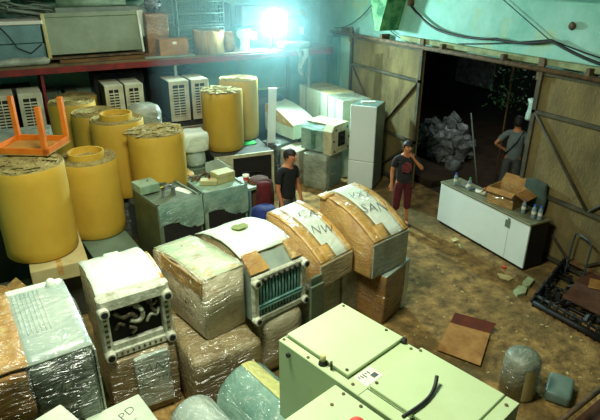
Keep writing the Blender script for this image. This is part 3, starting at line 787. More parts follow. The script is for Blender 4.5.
# ------------------------------------------------------------------ two film-covered grey machines in the second row
def machine(label, fl, yaw, w, l, h, m, sidem):
    t = stand('grey_machine', label, 'machine', fl, yaw, w, l, 0)
    bm = bx(-w/2, w/2, -l/2, l/2, 0, h, bev=.012)
    for f in bm.faces:
        if f.normal.x < -.8: f.material_index = 1
    obj('casing', bm, [m, sidem], t)
    # rim and film hanging over the front
    bm = B()
    for a in ((-w/2, w/2, -l/2, -l/2+.04), (-w/2, w/2, l/2-.04, l/2), (-w/2, -w/2+.04, -l/2, l/2), (w/2-.04, w/2, -l/2, l/2)): box(bm, *a, h, h+.025, bev=.004)
    obj('rim', bm, M['greymach'], t)
    bm = B(); nx, nz = 16, 8; g = []
    for j in range(nz+1):
        row = []
        for i in range(nx+1):
            u = i/nx; v = j/nz
            row.append(bm.verts.new((-w/2+w*u, -l/2-.012-.012*sin(u*17+v*4)*v - .02*sin(pi*v), h+.03-(.34+.10*u-.06*sin(u*6))*v)))
        g.append(row)
    for j in range(nz):
        for i in range(nx): bm.faces.new((g[j][i], g[j][i+1], g[j+1][i+1], g[j+1][i]))
    obj('film_drape', bm, M['teal'], t, smooth=True)
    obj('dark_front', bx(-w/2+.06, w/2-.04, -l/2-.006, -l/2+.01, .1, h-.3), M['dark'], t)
    return t
w, l, h = .68, .80, 1.24
t1 = machine('grey green film-draped machine with dark olive side, left of the pair', (1.46, 6.81), 12, w, l, h, M['greymach'], M['olive'])
def on(t, name, label, cat, x, y, z, rz=0):
    m = Matrix.Translation(t.location) @ Matrix.Rotation(t.rotation_euler.z, 4, 'Z')
    p = m @ Vector((x, y, z))
    return thing(name, label, cat, p, t.rotation_euler.z + rz)
b = on(t1, 'control_box', 'pale square control box on the back left corner of the left grey machine', 'box', -.20, .22, h+.025)
obj('body', bx(-.15, .15, -.14, .16, 0, .13, bev=.008), M['lightmach'], b); obj('knob', lathe(B(), [(0,0),(.012,0),(.012,.01),(0,.012)], 10, T(.04,.02,.13)), M['black'], b)
b = on(t1, 'paper_note', 'bright yellow paper note on the left grey machine', 'note', .12, .22, h+.001)
obj('sheet', bx(-.09, .09, -.05, .05, 0, .004), M['yellownote'], b)
b = on(t1, 'paper_note', 'white paper slip on the right of the left grey machine', 'note', .24, -.06, h+.001, .3)
obj('sheet', bx(-.06, .06, -.16, .16, 0, .004), M['label'], b)
b = on(t1, 'bracket', 'rusty metal bracket standing on the left grey machine', 'bracket', -.02, -.08, h+.001)
bm = B(); box(bm, -.08, .10, -.03, .03, .10, .12); box(bm, .08, .10, -.05, .05, 0, .12); box(bm, -.08, -.06, -.03, .03, 0, .12); tube(bm, [(-.06,0,.12),(0,-.02,.16),(.08,0,.12)], .02)
obj('body', bm, M['scrap'], b)
w, l, h = .74, .82, 1.10
t2 = machine('light green topped machine with two beige boxes on it, right of the pair', (2.26, 7.28), 6, w, l, h, M['lightmach'], M['olive'])
b = on(t2, 'control_box', 'larger beige box standing on the right machine', 'box', .17, .0, h+.001, .1)
obj('body', bx(-.17, .15, -.12, .12, 0, .16, bev=.008), M['beige'], b); obj('lid_seam', bx(-.172, .152, -.122, .122, .10, .104), M['mintseam'], b)
b = on(t2, 'control_box', 'small low beige box beside the larger one on the right machine', 'box', -.10, -.04, h+.001, -.6)
obj('body', bx(-.14, .14, -.07, .07, 0, .08, bev=.008), M['beige'], b); obj('knob', lathe(B(), [(0,0),(.014,0),(.014,.012),(0,.014)], 10, T(.0,.02,.08)), M['redpl'], b)
b = on(t2, 'steel_plate', 'grey steel plate leaning behind the larger beige box', 'plate', .22, .30, h+.001, -.5)
bm = B(); v = [bm.verts.new(p) for p in ((-.2,0,0),(.22,0,0),(.22,.04,.10),(-.0,.06,.24),(-.2,.05,.18))]; f = bm.faces.new(v); r = bmesh.ops.extrude_face_region(bm, geom=[f])
for q_ in r['geom']:
    if isinstance(q_, bmesh.types.BMVert): q_.co.y += .012
obj('sheet', bm, M['palegrey'], b)
b = on(t2, 'metal_scraps', 'dark tangle of metal offcuts at the back of the right machine', 'scrap', -.12, .26, h+.001); b['kind'] = 'stuff'
bm = B()
for k in range(26):
    p = Vector((random.uniform(-.2,.2), random.uniform(-.1,.12), .01)); q = p + Vector((random.uniform(-.12,.12), random.uniform(-.08,.08), random.uniform(.0,.08)))
    tube(bm, [p, q], random.uniform(.006,.018), 5)
obj('offcuts', bm, M['rust'], b)
# pale table with paper cup
t = stand('side_table', 'narrow pale blue grey table beside the right machine', 'table', (3.05, 7.40), 10, .30, .55, 0)
obj('table_top', bx(-.15, .15, -.27, .27, .97, 1.02, bev=.006), M['lightmach'], t)
for sx in (-.13, .13):
    for sy in (-.25, .25): obj('leg', bx(sx-.02, sx+.02, sy-.02, sy+.02, 0, .97), M['bluegrey'], t)
obj('side_panel', bx(-.145, -.13, -.25, .25, .1, .96), M['palegrey'], t)
c = on(t, 'paper_cup', 'white paper cup with red print on the narrow pale table', 'cup', -.03, .0, 1.02)
obj('cup', lathe(B(), [(0,0),(.04,0),(.055,.13),(.052,.13),(.038,.008),(0,.008)], 20), M['label'], c, smooth=True)
obj('red_print', lathe(B(), [(.0465,.04),(.0535,.10)], 20), M['redpl'], c, smooth=True)

# dark cabinet with white edge beneath the two clean rolls
t = stand('glass_cabinet', 'dark fronted cabinet with a white edge beneath the two clean ochre rolls', 'cabinet', (3.18, 9.38), -5, 1.20, 1.5, 0)
w, l, h = 1.20, 1.5, .92
obj('casing', bx(-w/2, w/2, -l/2+.02, l/2, 0, h, bev=.006), M['acside'], t)
obj('dark_front', bx(-w/2+.38, w/2-.06, -l/2-.005, -l/2+.02, .08, h-.07), M['dark'], t)
bm = B(); box(bm, -w/2+.0, w/2, -l/2-.01, -l/2+.02, h-.06, h+.006); box(bm, w/2-.05, w/2, -l/2-.01, -l/2+.02, 0, h); box(bm, -w/2, -w/2+.36, -l/2-.012, -l/2+.02, .5, h-.05)
obj('front_trim', bm, M['casting2'], t)
obj('handle', tube(B(), [(-.1,-l/2-.02,.58),(-.1,-l/2-.06,.58),(.35,-l/2-.06,.55),(.35,-l/2-.02,.55)], .012, 8), M['black'], t)
b = thing('green_cloth', 'bright green folded cloth on the cabinet beside the clean rolls', 'cloth', (4.12, 9.93, .922))
obj('fold', lumpy(.28, .2, .03, .01, 3, .015, 3), mat('bright_green_cloth', (40,190,80), (30,160,60), 6, .8), b, smooth=True)
b = thing('wrapped_urn', 'white bag-wrapped object with a round base left of the clean rolls', 'wrapped object', (2.78, 9.30, .88))
obj('base', lathe(B(), [(0,0),(.17,0),(.2,.06),(.19,.2),(.15,.30)], 24), M['clear'], b, smooth=True)
bm = lumpy(.46, .42, .36, .04, 4, .03, 9, z0=.28); obj('bagged_top', bm, M['foam'], b, smooth=True)
plain('carton', 'pale carton under the bag-wrapped object', (2.50, 9.04), 5, .56, .55, .87, M['greygreen'], seams=False)
b = carton('wrapped_bundle', 'rounded bundle in pale film behind the frayed ochre roll', (1.80, 9.5), 6, .55, .5, .75, M['greywrap'], 1.25, 'bundle', 14, bev=.14)
plain('carton', 'dark carton under the rounded pale bundle', (1.84, 9.45), 4, .55, .6, 1.24, M['acside'], seams=False)
b = thing('yellow_rag', 'crumpled yellow rag right of the frayed roll', 'rag', (2.36, 8.38, .86))
obj('cloth', lumpy(.16, .3, .26, .05, 4, .05, 6), M['tape'], b, smooth=True)
plain('carton', 'dark box with the crumpled yellow rag on top', (2.27, 8.2), 5, .30, .5, .85, M['acside'], seams=False)

# ------------------------------------------------------------------ far right group: cartons, fridge, wrapped machines
t = stand('refrigerator', 'tall white refrigerator with grey side at the right end of the pale carton row', 'refrigerator', (5.90, 8.90), -53, .54, .60, 0)
w, l, h = .54, .60, 1.76
obj('cabinet', bx(-w/2, w/2, -l/2+.04, l/2, .03, h, bev=.012), M['fridge'], t)
obj('door', bx(-w/2, w/2, -l/2, -l/2+.036, .62, h, bev=.01), M['white2'], t); obj('door', bx(-w/2, w/2, -l/2, -l/2+.036, .05, .61, bev=.01), M['white2'], t)
b = on(t, 'paper_slip', 'white slip of paper lying on the refrigerator top', 'paper', -.02, .05, h+.001, .5)
obj('sheet', bx(-.14, .14, -.05, .05, 0, .02), M['label'], b)
prev = None
for i, (y, h_, m_) in enumerate(((9.30, 1.70, 'first'), (9.96, 1.72, 'second'), (10.62, 1.72, 'third'))):
    lab = ('tall off-white carton directly behind the refrigerator', 'tall off-white carton in the middle of the pale row behind the hooded packages', 'tall off-white carton at the far end of the pale row under the rack')[i]
    t = thing('tall_carton', lab, 'box', (6.42, y+.32+.12, 0), radians(2*i-2), 'tall off-white cartons by the right wall')
    bm = bx(-.35, .35, -.32, .32, 0, h_, bev=.01)
    for f in bm.faces:
        if f.normal.z > .8: f.material_index = 1
    obj('body', bm, [M['white'], M['beigebox'] if i else M['greywrap']], t)
    bm = B(); box(bm, -.353, -.35, -.03, .03, .0, h_); box(bm, -.352, -.35, -.32, .32, .62, .64)
    obj('tape_seam', bm, M['clear'], t)
# G
zb = .77
w, l, h = .80, .66, .60
t = stand('hooded_machine', 'film-covered machine whose pale end plate has a dark opening, beside the refrigerator', 'machine', (5.14, 9.60), -66, w, l, zb)
prof = [(-l/2, .02), (-l/2, h-.14), (-l/2+.10, h-.03), (0, h), (l/2-.1, h-.03), (l/2, h-.12), (l/2, .02)]
bm = profile_solid(prof, w-.04, bev=.02); jitter(bm, .01, 6, 4)
obj('body', bm, M['teal'], t, smooth=False)
bm = bx(-.10, .0, -l/2-.03, -l/2+.01, .08, h-.14, bev=.01); obj('green_panel', bm, mat('teal_panel', (56,120,90), (40,96,72), 5, .4, film=1), t)
bm = profile_solid([(-l/2-.01, 0), (-l/2-.01, h-.12), (-l/2+.09, h-.0), (l/2-.09, h-.0), (l/2+.01, h-.12), (l/2+.01, 0)], .22, bev=.012, xcuts=1)
bmesh.ops.translate(bm, vec=(w/2-.10, 0, 0), verts=bm.verts[:])
obj('end_plate', bm, M['casting2'], t)
obj('top_plate', bx(-w/2+.10, w/2-.2, -l/2+.1, l/2-.1, h-.03, h+.008, bev=.01), M['casting2'], t)
obj('opening', bx(w/2+.008, w/2+.016, -.12, .13, .14, .44, bev=.003), M['dark'], t)
bm = B(); tube(bm, [(w/2+.02,-.05,.38),(w/2+.06,.0,.36),(w/2+.02,.06,.3)], .02); tube(bm, [(w/2+.02,-.04,.22),(w/2+.06,.02,.24),(w/2+.02,.09,.2)], .02)
obj('pipe', bm, M['black'], t)
for y_, z_ in ((-.24,.06),(.24,.06),(-.2,.50),(.2,.50),(-.27,.28),(.27,.28)):
    obj('rubber_plug', lathe(B(), [(0,0),(.022,0),(.022,.012),(0,.014)], 10, T(w/2+.01, y_, z_, ry=pi/2)), M['black'], t)
t = stand('wrapped_crate', 'grey film-wrapped crate under the machine with the dark opening', 'crate', (5.10, 9.38), -62, .56, .66, 0)
obj('body', lumpy(.56, .66, .76, .03, 4, .01, 41), M['greywrap'], t, smooth=True)
obj('grey_panel', bx(.272, .292, -.22, .25, .05, .55, bev=.005), M['fridge'], t)
t = carton('wrapped_crate', 'film-wrapped crate left of the one under the end plate machine', (4.83, 9.90), -62, .46, .60, .74, M['tanwrap'], cat='crate', seed=42)
t = carton('wrapped_crate', 'dark wet looking wrapped crate under the hooded package with the ochre flank', (4.62, 10.45), -70, .50, .66, .78, M['darkwrap'], cat='crate', seed=43)
# F
w, l = 1.30, .62
t = stand('domed_package', 'pale domed package with an ochre curved flank, behind the machine with the dark opening', 'wrapped box', (5.00, 11.32), -81, w, l, .83)
# arc falls to the right end
pr = []
n = 12
for i in range(n+1):
    u = i/n; pr.append((-w/2+w*u, .60 - .28*u*u + .02*sin(pi*u)))
bm = B(); pf = pr + [(w/2, 0), (-w/2, .0)]
ra = [bm.verts.new((x, -l/2, z)) for x, z in pf]; rb = [bm.verts.new((x, l/2, z)) for x, z in pf]
for k in range(len(pf)): bm.faces.new((ra[k], ra[(k+1)%len(pf)], rb[(k+1)%len(pf)], rb[k]))
bm.faces.new(ra); bm.faces.new(rb)
obj('body', bm, M['white'], t)
bm = B(); a_ = [bm.verts.new((x, -l/2-.012, z)) for x, z in pr]; b_ = [bm.verts.new((x, -l/2-.012, z-.05-.20*sin(pi*min(1,max(0,(x+w/2)/w))))) for x, z in pr]
fs = [bm.faces.new((a_[k], a_[k+1], b_[k+1], b_[k])) for k in range(n)]
r = bmesh.ops.extrude_face_region(bm, geom=fs)
for q_ in r['geom']:
    if isinstance(q_, bmesh.types.BMVert): q_.co.y += .014
obj('ochre_flank', bm, M['tape'], t)

# ------------------------------------------------------------------ under the rack
t = thing('white_board', 'white board leaning upright right of the clean ochre rolls', 'board', (4.74, 10.25, 0), radians(-20))
obj('board', bx(-.08, .09, -.02, .02, 0, 1.95, mtx=T(0,0,0,ry=.04)), M['white2'], t)
def bundle(name, label, loc, size, m, cat, seed, rz=0, amp=.06, group=None):
    t = thing(name, label, cat, loc, rz, group)
    obj('cover', lumpy(size[0], size[1], size[2], min(size)*.3, 5, amp, seed), m, t, smooth=True)
    return t
bundle('tarp_bundle', 'black tarp bundle under the rack behind the clean ochre rolls', (3.95, 11.45, 0), (1.0, .8, 1.75), M['tarp'], 'tarp', 51)
bundle('tarp_bundle', 'black tarp bundle under the rack right of the clean ochre rolls', (5.05, 11.5, 0), (1.1, .8, 1.62), M['tarp'], 'tarp', 52)
t = thing('timber_plank', 'pale plank lying across the tarp bundle under the flood lamp', 'plank', (5.0, 11.3, 1.70), .1)
obj('plank', bx(-.6, .6, -.05, .05, 0, .03), M['cream'], t)
t = thing('timber_plank', 'pale plank lying on the tarp bundle right behind the rolls', 'plank', (3.95, 11.3, 1.83), -.1)
obj('plank', bx(-.45, .45, -.05, .05, 0, .03), M['cream'], t)

def ac_unit(label, x, y, z, w, d, h, rz=0, proto=None, group='outdoor air conditioner units under the rack'):
    t = thing('air_conditioner_unit', label, 'air conditioner', (x, y, z), rz, group)
    bm = bx(-w/2, w/2, -d/2, d/2, .02, h, bev=.01)
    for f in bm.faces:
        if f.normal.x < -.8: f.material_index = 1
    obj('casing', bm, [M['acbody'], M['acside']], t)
    g = obj('recess', bx(-w/2+.06, w/2-.09, -d/2-.002, -d/2+.01, .12, h-.08), M['dark'], t)
    bm = B()
    n = 11
    for i in range(n): box(bm, -w/2+.055, w/2-.085, -d/2-.014, -d/2+.0, .13+(h-.24)*i/n, .13+(h-.24)*i/n+.022)
    for i in range(3): 
        xx = -w/2+.055+(w-.15)*i/2
        box(bm, xx, xx+.014, -d/2-.018, -d/2, .11, h-.07)
    obj('grille', bm, M['acbody'], t)
    for sx in (-w/2+.05, w/2-.05): obj('foot', bx(sx-.02, sx+.02, -d/2-.02, d/2+.02, 0, .03), M['black'], t)
    return t
pos = [(-.16, 10.85, .36, 'air conditioner unit at the left edge under the rack', .0), (.28, 10.85, .38, 'air conditioner unit between the first two legs of the orange stool', 0),
       (1.72, 10.95, .34, 'air conditioner unit directly behind the cluster of ochre rolls, left one of a touching pair', 0), (2.09, 10.95, .34, 'air conditioner unit behind the ochre rolls, right one of a touching pair', 0),
       (2.93, 10.85, .40, 'wide air conditioner unit left of the clean ochre rolls under the rack', 0), (3.36, 10.85, .36, 'air conditioner unit partly behind the left edge of the clean ochre roll', 0)]
for x, y, w_, lab, rz in pos:
    ac_unit(lab, x, y, 1.38, w_, .66, .82, rz)
for k, (x, w_) in enumerate(((.02, .94), (1.91, .80), (3.10, .84))):
    t = thing('stacked_casing', ('grey casing under the air conditioner units by the orange stool', 'grey casing under the touching pair of air conditioner units', 'slatted casing under the air conditioner units left of the clean rolls')[k], 'casing', (x, 10.95, 0), 0)
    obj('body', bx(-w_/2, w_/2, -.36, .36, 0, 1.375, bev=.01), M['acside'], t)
    bm = B()
    for i in range(12): box(bm, -w_/2+.05, w_/2-.05, -.372, -.36, .75+i*.045, .775+i*.045)
    obj('slats', bm, M['acbody'], t)
for k, (x, z, w_, h_) in enumerate(((.70, 1.3, .26, .72), (1.05, 1.3, .24, .70))):
    t = thing('metal_case', ('flat grey metal case standing under the rack right of the stool leg', 'second flat grey metal case under the rack, nearer the ochre rolls')[k], 'case', (x, 11.85, 0), .05)
    obj('case', bx(-w_/2, w_/2, -.2, .2, 0, 2.0, bev=.01), M['acside'], t)
    bm = B()
    for i in range(3): box(bm, -w_/2+.02, w_/2-.02, -.21, -.2, 1.42+i*.2, 1.58+i*.2, bev=.004)
    obj('face_panels', bm, M['greymach'], t)

for k, (x, w_, h_) in enumerate(((-1.1, .9, 2.2), (-.1, .9, 2.1), (2.0, 1.0, 2.25), (3.05, .9, 2.2))):
    t = thing('dark_crate', ('dark crate by the back wall under the rack at the far left edge', 'dark crate behind the air conditioner units beside the stool', 'dark crate behind the touching pair of air conditioner units', 'dark crate behind the air conditioner units left of the clean rolls')[k], 'crate', (x, 11.82, 0), 0)
    obj('body', bx(-w_/2, w_/2, -.28, .28, 0, h_, bev=.01), M['tarp'], t)
    obj('lid', bx(-w_/2-.01, w_/2+.01, -.29, .29, h_, h_+.03, bev=.005), M['acside'], t)

# ------------------------------------------------------------------ on the rack deck (top at 2.60)
ZS = 2.602
t = thing('steel_casing', 'pale blue grey steel casing at the left end of the rack deck', 'casing', (-.30, 11.45, ZS), .02)
obj('lower_tray', bx(-1.0, 1.0, -.35, .35, 0, .36, bev=.01), M['bluegrey'], t); obj('upper_tray', bx(-1.0, .98, -.33, .35, .37, .68, bev=.01), M['bluegrey'], t)
obj('white_rim', bx(-1.0, 1.02, -.36, .36, .685, .75, bev=.01), M['label'], t)
obj('cable_loop', tube(B(), [(.3,-.36,.7),(.45,-.38,.5),(.55,-.38,.3),(.75,-.37,.2),(.95,-.37,.35)], .012, 6), M['cable'], t, smooth=True)
t = thing('tarp_roll', 'folded pale tarp with frayed end on the front of the rack at the left', 'tarp', (-.35, 10.98, ZS), .03)
bm = lumpy(2.1, .16, .14, .05, 8, .03, 61); obj('fold', bm, M['greywrap'], t, smooth=True)
t = thing('sheet_metal_box', 'large grey green sheet metal panel with end brackets on the rack deck', 'panel', (1.60, 11.12, ZS+.075), radians(3))
obj('sheet', bx(-.82, .84, -.03, .02, .07, .78, bev=.006, mtx=T(0,0,0,rx=-.22)), M['panelgreen'], t)
obj('top_lip', bx(-.86, .86, -.055, .03, .72, .80, bev=.006, mtx=T(0,0,0,rx=-.22)), M['panelgreen'], t)
obj('bracket', bx(-.88, -.82, -.06, .04, .0, .79, bev=.006, mtx=T(0,0,0,rx=-.22)), M['beigebox'], t)
obj('bracket', bx(.84, .88, -.06, .04, .02, .79, bev=.006, mtx=T(0,0,0,rx=-.22)), M['white'], t)
obj('foot_rail', bx(-.85, .85, -.06, .16, .0, .03), M['rust'], t)
for i, (y, lab) in enumerate(((11.06, 'long brown timber board in front on the rack deck'), (11.26, 'long brown timber board behind the front one on the rack deck'))):
    t = thing('timber_board', lab, 'board', (2.0, y, ZS), 0); obj('board', bx(-1.1, 1.15, -.07, .07, 0, .055, bev=.005), M['wood'], t)
t = thing('white_unit', 'white steel unit standing behind the large sheet metal panel', 'casing', (1.75, 11.74, ZS))
obj('body', bx(-.75, .80, -.25, .25, 0, .93, bev=.015), M['palegrey'], t); obj('pale_duct', tube(B(), [(-.7,-.15,1.0),(.55,-.15,1.02)], .085, 16), M['lightmach'], t, smooth=True)
obj('side_cap', bx(.6, .85, -.3, .2, .35, .86, bev=.02), M['white'], t)
bm = B()
t = thing('hose_bundle', 'tangled grey hoses piled on the left end of the rack', 'hoses', (.0, 11.75, ZS+.76))
for k in range(13):
    y = random.uniform(-.2, .2); x0 = random.uniform(-1.2, -.4); h = random.uniform(.08, .32)
    tube(bm, [(x0+ (1.9+random.uniform(-.4,.2))*u, y + .1*sin(u*5+k), .03+h*sin(pi*u)+.05*sin(u*9+k)) for u in [i/12 for i in range(13)]], random.uniform(.014,.028), 6)
for v in bm.verts: v.co.z = max(v.co.z, -.0)
t['kind'] = 'stuff'
obj('hoses', bm, M['palegrey'], t, smooth=True)
for i in range(6):
    t = thing('plastic_pipe', ('pale plastic pipe lying on the hoses above the sheet panel, nearest the edge', 'thin pale pipe second from the front above the sheet panel', 'pale pipe in the middle of the bunch above the sheet panel', 'fourth pale pipe of the bunch above the sheet panel', 'fifth pale pipe of the bunch by the back wall', 'rearmost pale pipe against the back wall above the rack')[i], 'pipe', (1.0+.1*(i%3), 11.60+.1*i, ZS+1.12), .02*(i%3), 'pale pipes above the rack goods')
    obj('pipe', tube(B(), [(-1.5, 0, .04+.02*(i%2)), (1.6, 0, .04+.03*(i%3))], .035, 8), M['palegrey'] if i % 2 else M['label'], t, smooth=True)
t = thing('white_bag_pile', 'crumpled white bags behind the rack goods near the top edge', 'bags', (2.3, 11.75, ZS+.0))
obj('bags', lumpy(.5, .4, .92, .1, 5, .08, 62), M['clear'], t, smooth=True)
t['label'] = 'crumpled pale plastic sack between the sheet panel and the tall brown carton'; t.name = 'plastic_sack'; t['category'] = 'sack'
t.location.x = 2.86; t.location.y = 11.9
t = thing('cardboard_carton', 'tall reddish brown carton with a dark coil on top, on the rack', 'box', (2.80, 11.42, ZS), 0)
obj('body', bx(-.22, .22, -.2, .2, 0, .80, bev=.008), M['kraftdark'], t)
t = thing('wire_coil', 'dark tangled coil on top of the tall brown carton', 'coil', (2.80, 11.42, ZS+.80))
bm = B()
for k in range(9):
    a0 = k*.7; ax = Matrix.Rotation(k*.5, 3, 'Y') @ Matrix.Rotation(k*.9, 3, 'Z')
    tube(bm, [Vector((0,0,.17)) + ax @ Vector((.16*cos(u), .16*sin(u), .02*sin(3*u))) for u in [2*pi*i/18 for i in range(19)]], .012, 5)
for v in bm.verts: v.co.z = max(v.co.z, 0)
obj('coil', bm, M['scrap'], t, smooth=True)
t = thing('cardboard_carton', 'small flat brown carton with a printed word on the rack edge', 'box', (3.02, 11.02, ZS), 0)
obj('body', bx(-.29, .29, -.1, .14, .03, .34, bev=.005), M['kraftplain'], t); write('printed_word', 'Senbranda', .085, t, T(0, -.103, .17, rx=pi/2), mat('blue_print', (70,80,100)), shear=0)
obj('base_board', bx(-.6, .4, -.13, .16, 0, .028), M['palegrey'], t); obj('white_mark', bx(-.03, .05, -.104, -.1, .24, .29), M['label'], t)
def basket(label, x, y, z, w, d, h):
    t = thing('wire_basket', label, 'basket', (x, y, z), 0, 'galvanised wire baskets on the rack')
    bm = B()
    for sx in (-w/2, w/2):
        for sy in (-d/2, d/2): tube(bm, [(sx, sy, 0), (sx, sy, h)], .016, 6)
    for zz in (.02, h*.5, h-.02):
        for sy in (-d/2, d/2): tube(bm, [(-w/2, sy, zz), (w/2, sy, zz)], .014, 6)
        for sx in (-w/2, w/2): tube(bm, [(sx, -d/2, zz), (sx, d/2, zz)], .014, 6)
    obj('frame', bm, M['wire'], t, smooth=True)
    for sy in (-d/2, d/2):
        bm = B()
        for i in range(1, 14):
            xx = -w/2 + w*i/14
            tube(bm, [(xx, sy, .02), (xx, sy, h-.02)], .005, 4)
        for j in range(1, 6):
            zz = h*j/6
            tube(bm, [(-w/2, sy, zz), (w/2, sy, zz)], .005, 4)
        obj('wire_grid', bm, M['wire'], t)
    return t
basket('galvanised wire basket, bottom of the stack behind the round fibre drum', 3.78, 11.75, ZS, 1.0, .6, .50)
basket('galvanised wire basket, middle of the stack by the top edge of the photo', 3.78, 11.75, ZS+.51, 1.0, .6, .50)
basket('galvanised wire basket, topmost of the stack', 3.78, 11.75, ZS+1.02, 1.0, .6, .45)
basket('narrow wire rack standing left of the stack of wire baskets', 3.13, 11.85, ZS, .25, .4, 1.15)
t = thing('fibre_drum', 'round tan fibre drum with torn rim on the rack edge', 'drum', (3.84, 11.22, ZS))
r = .32
bm = lathe(B(), [(0,0),(r,0),(r,.44),(r-.02,.45),(r-.03,.40),(0,.38)], 40); 
for v in bm.verts:
    if v.co.z > .42: v.co.z += .035*noise.noise(v.co*9)
obj('shell', bm, mat('fibre', (186,150,90), (146,110,58), 4, .9, .4, 30, stretch=(6,6,.6)), t, smooth=True)
t = thing('paper_sack', 'small tan paper sack beside the fibre drum', 'sack', (4.30, 11.25, ZS)); obj('sack', lumpy(.20, .2, .40, .05, 3, .02, 7), M['kraftplain'], t, smooth=True)
bundle('dark_bag', 'dark hanging bag between the wire baskets and the brown box near the lamp', (4.42, 11.75, ZS), (.24, .2, .95), M['tarp'], 'bag', 71, amp=.03)
t = thing('white_pedestal', 'white plastic pedestal shape with a wide top on the rack edge', 'pedestal', (4.60, 11.12, ZS))
obj('pedestal', lathe(B(), [(0,0),(.10,0),(.11,.04),(.09,.16),(.10,.24),(.16,.30),(.17,.38),(.13,.43),(0,.44)], 24), M['foam'], t, smooth=True)
t = thing('plastic_crate', 'teal green plastic box with a white label under the flood lamp', 'box', (5.08, 11.72, ZS))
obj('body', bx(-.38, .38, -.22, .22, 0, .46, bev=.02), M['tealbox'], t); obj('paper_label', bx(-.16, -.02, -.226, -.22, .16, .34), M['label'], t)
t = thing('cardboard_carton', 'reddish brown carton on the teal green box behind the lamp', 'box', (4.98, 11.72, ZS+.46))
obj('body', bx(-.26, .24, -.2, .2, 0, .42, bev=.01), M['redbrown'], t)
t = thing('steel_box', 'grey steel box with a pale label right of the flood lamp', 'box', (6.05, 11.45, ZS))
obj('body', bx(-.16, .16, -.2, .2, 0, .62, bev=.01), M['bluegrey'], t); obj('paper_label', bx(-.06, .05, -.206, -.2, .26, .42), M['label'], t)
t = thing('hoop_stack', 'bundle of golden hoops leaning on the wall at the right end of the rack', 'hoops', (6.42, 11.9, ZS), .3)
for k in range(4):
    bm = B(); tube(bm, [(0+.05*k+ .14*cos(u), .10+.02*k, .36+.36*sin(u)) for u in [2*pi*i/28 for i in range(29)]], .018, 6, cap=False)
    obj('hoop', bm, M['gold'], t, smooth=True)
t = thing('rag', 'pale torn rag hanging over the rack beam right of the lamp', 'rag', (5.85, 10.86, 2.10))
bm = B(); nx, nz = 8, 12; g = []
for j in range(nz+1):
    row = []
    for i in range(nx+1):
        u, v = i/nx, j/nz; ww = .30*(1-.6*v)
        row.append(bm.verts.new((ww*(u-.5)+.05*sin(v*7), .01-.03*sin(u*9+v*3), .50-.62*v+.06*sin(u*7)*v)))
    g.append(row)
for j in range(nz):
    for i in range(nx): bm.faces.new((g[j][i], g[j][i+1], g[j+1][i+1], g[j+1][i]))
r_ = bmesh.ops.extrude_face_region(bm, geom=bm.faces[:])
for q_ in r_['geom']:
    if isinstance(q_, bmesh.types.BMVert): q_.co.y -= .012
obj('cloth', bm, M['greywrap'], t, smooth=True)
bundle('rag_heap', 'heap of pale rags on the deck right of the flood lamp', (5.75, 11.1, ZS), (.7, .34, .14), M['greywrap'], 'rags', 73, amp=.04)

# ------------------------------------------------------------------ counter and what stands on it
t = stand('counter', 'long white panelled counter standing before the sliding door', 'counter', (6.41, 6.68), -91.5, 1.98, .42, 0)
w, l, h = 1.98, .42, .80
obj('front_panel', bx(-w/2, w/2, -l/2, -l/2+.03, .06, h-.03, bev=.004), M['white2'], t)
obj('carcass', bx(-w/2+.01, w/2-.01, -l/2+.03, l/2, .06, h-.03), M['black'], t)
obj('worktop', bx(-w/2-.01, w/2+.01, -l/2-.01, l/2+.01, h-.03, h, bev=.004), mat('dull_worktop', (128,128,96), (100,100,72), 3, .5), t)
obj('plinth', bx(-w/2+.03, w/2-.03, -l/2+.04, l/2-.02, 0, .06), M['black'], t)
obj('sticker', bx(w/2-.46, w/2-.36, -l/2-.003, -l/2, h-.22, h-.10), M['greymach'], t)
obj('sticker_tab', bx(w/2-.42, w/2-.37, -l/2-.003, -l/2, h-.10, h-.06), M['greymach'], t)
obj('panel_joint', bx(w/2-.385, w/2-.382, -l/2-.002, -l/2, .06, h-.22), M['palegrey'], t)
obj('dark_catch', bx(w/2-.9, w/2-.86, -l/2-.004, -l/2, .04, .07), M['black'], t)
cb = stand('cardboard_carton', 'open brown carton with raised flaps on the right half of the counter', 'box', (6.42, 5.64), -78, .46, .38, .802)
w, l, h = .46, .38, .27
bm = B(); box(bm, -w/2, w/2, -l/2, -l/2+.01, 0, h); box(bm, -w/2, w/2, l/2-.01, l/2, 0, h); box(bm, -w/2, -w/2+.01, -l/2, l/2, 0, h); box(bm, w/2-.01, w/2, -l/2, l/2, 0, h); box(bm, -w/2, w/2, -l/2, l/2, 0, .01)
obj('body', bm, M['kraft'], cb)
for mt, a in ((T(0, l/2, h, rx=.7), (-w/2, w/2, 0, .17)), (T(0, -l/2, h, rx=-2.6), (-w/2, w/2, 0, .10)), (T(w/2, 0, h, ry=.35), None), (T(-w/2, 0, h, ry=-.9+pi), None)):
    if a: bm = bx(a[0], a[1], a[2], a[3], -.003, .003, mtx=mt)
    else: bm = bx(0, .2, -l/2, l/2, -.003, .003, mtx=mt)
    obj('flap', bm, M['kraftplain'], cb)
def bottle(x, y, cap, lab, lying=None):
    t = thing('water_bottle', lab, 'bottle', (x, y, .802), 0, 'plastic bottles on the counter')
    mt = Matrix() if lying is None else (Matrix.Rotation(lying, 4, 'Z') @ Matrix.Translation((0,0,.034)) @ Matrix.Rotation(pi/2, 4, 'Y'))
    obj('bottle', lathe(B(), [(0,0),(.03,0),(.033,.01),(.031,.08),(.033,.14),(.026,.17),(.013,.19),(.013,.205),(0,.206)], 18, mt), M['glassblue'], t, smooth=True)
    obj('label_band', lathe(B(), [(.0335,.07),(.0335,.12)], 18, mt), M['label'], t, smooth=True)
    obj('cap', lathe(B(), [(.012,.2),(.016,.2),(.016,.222),(0,.223)], 14, mt), M[cap], t)
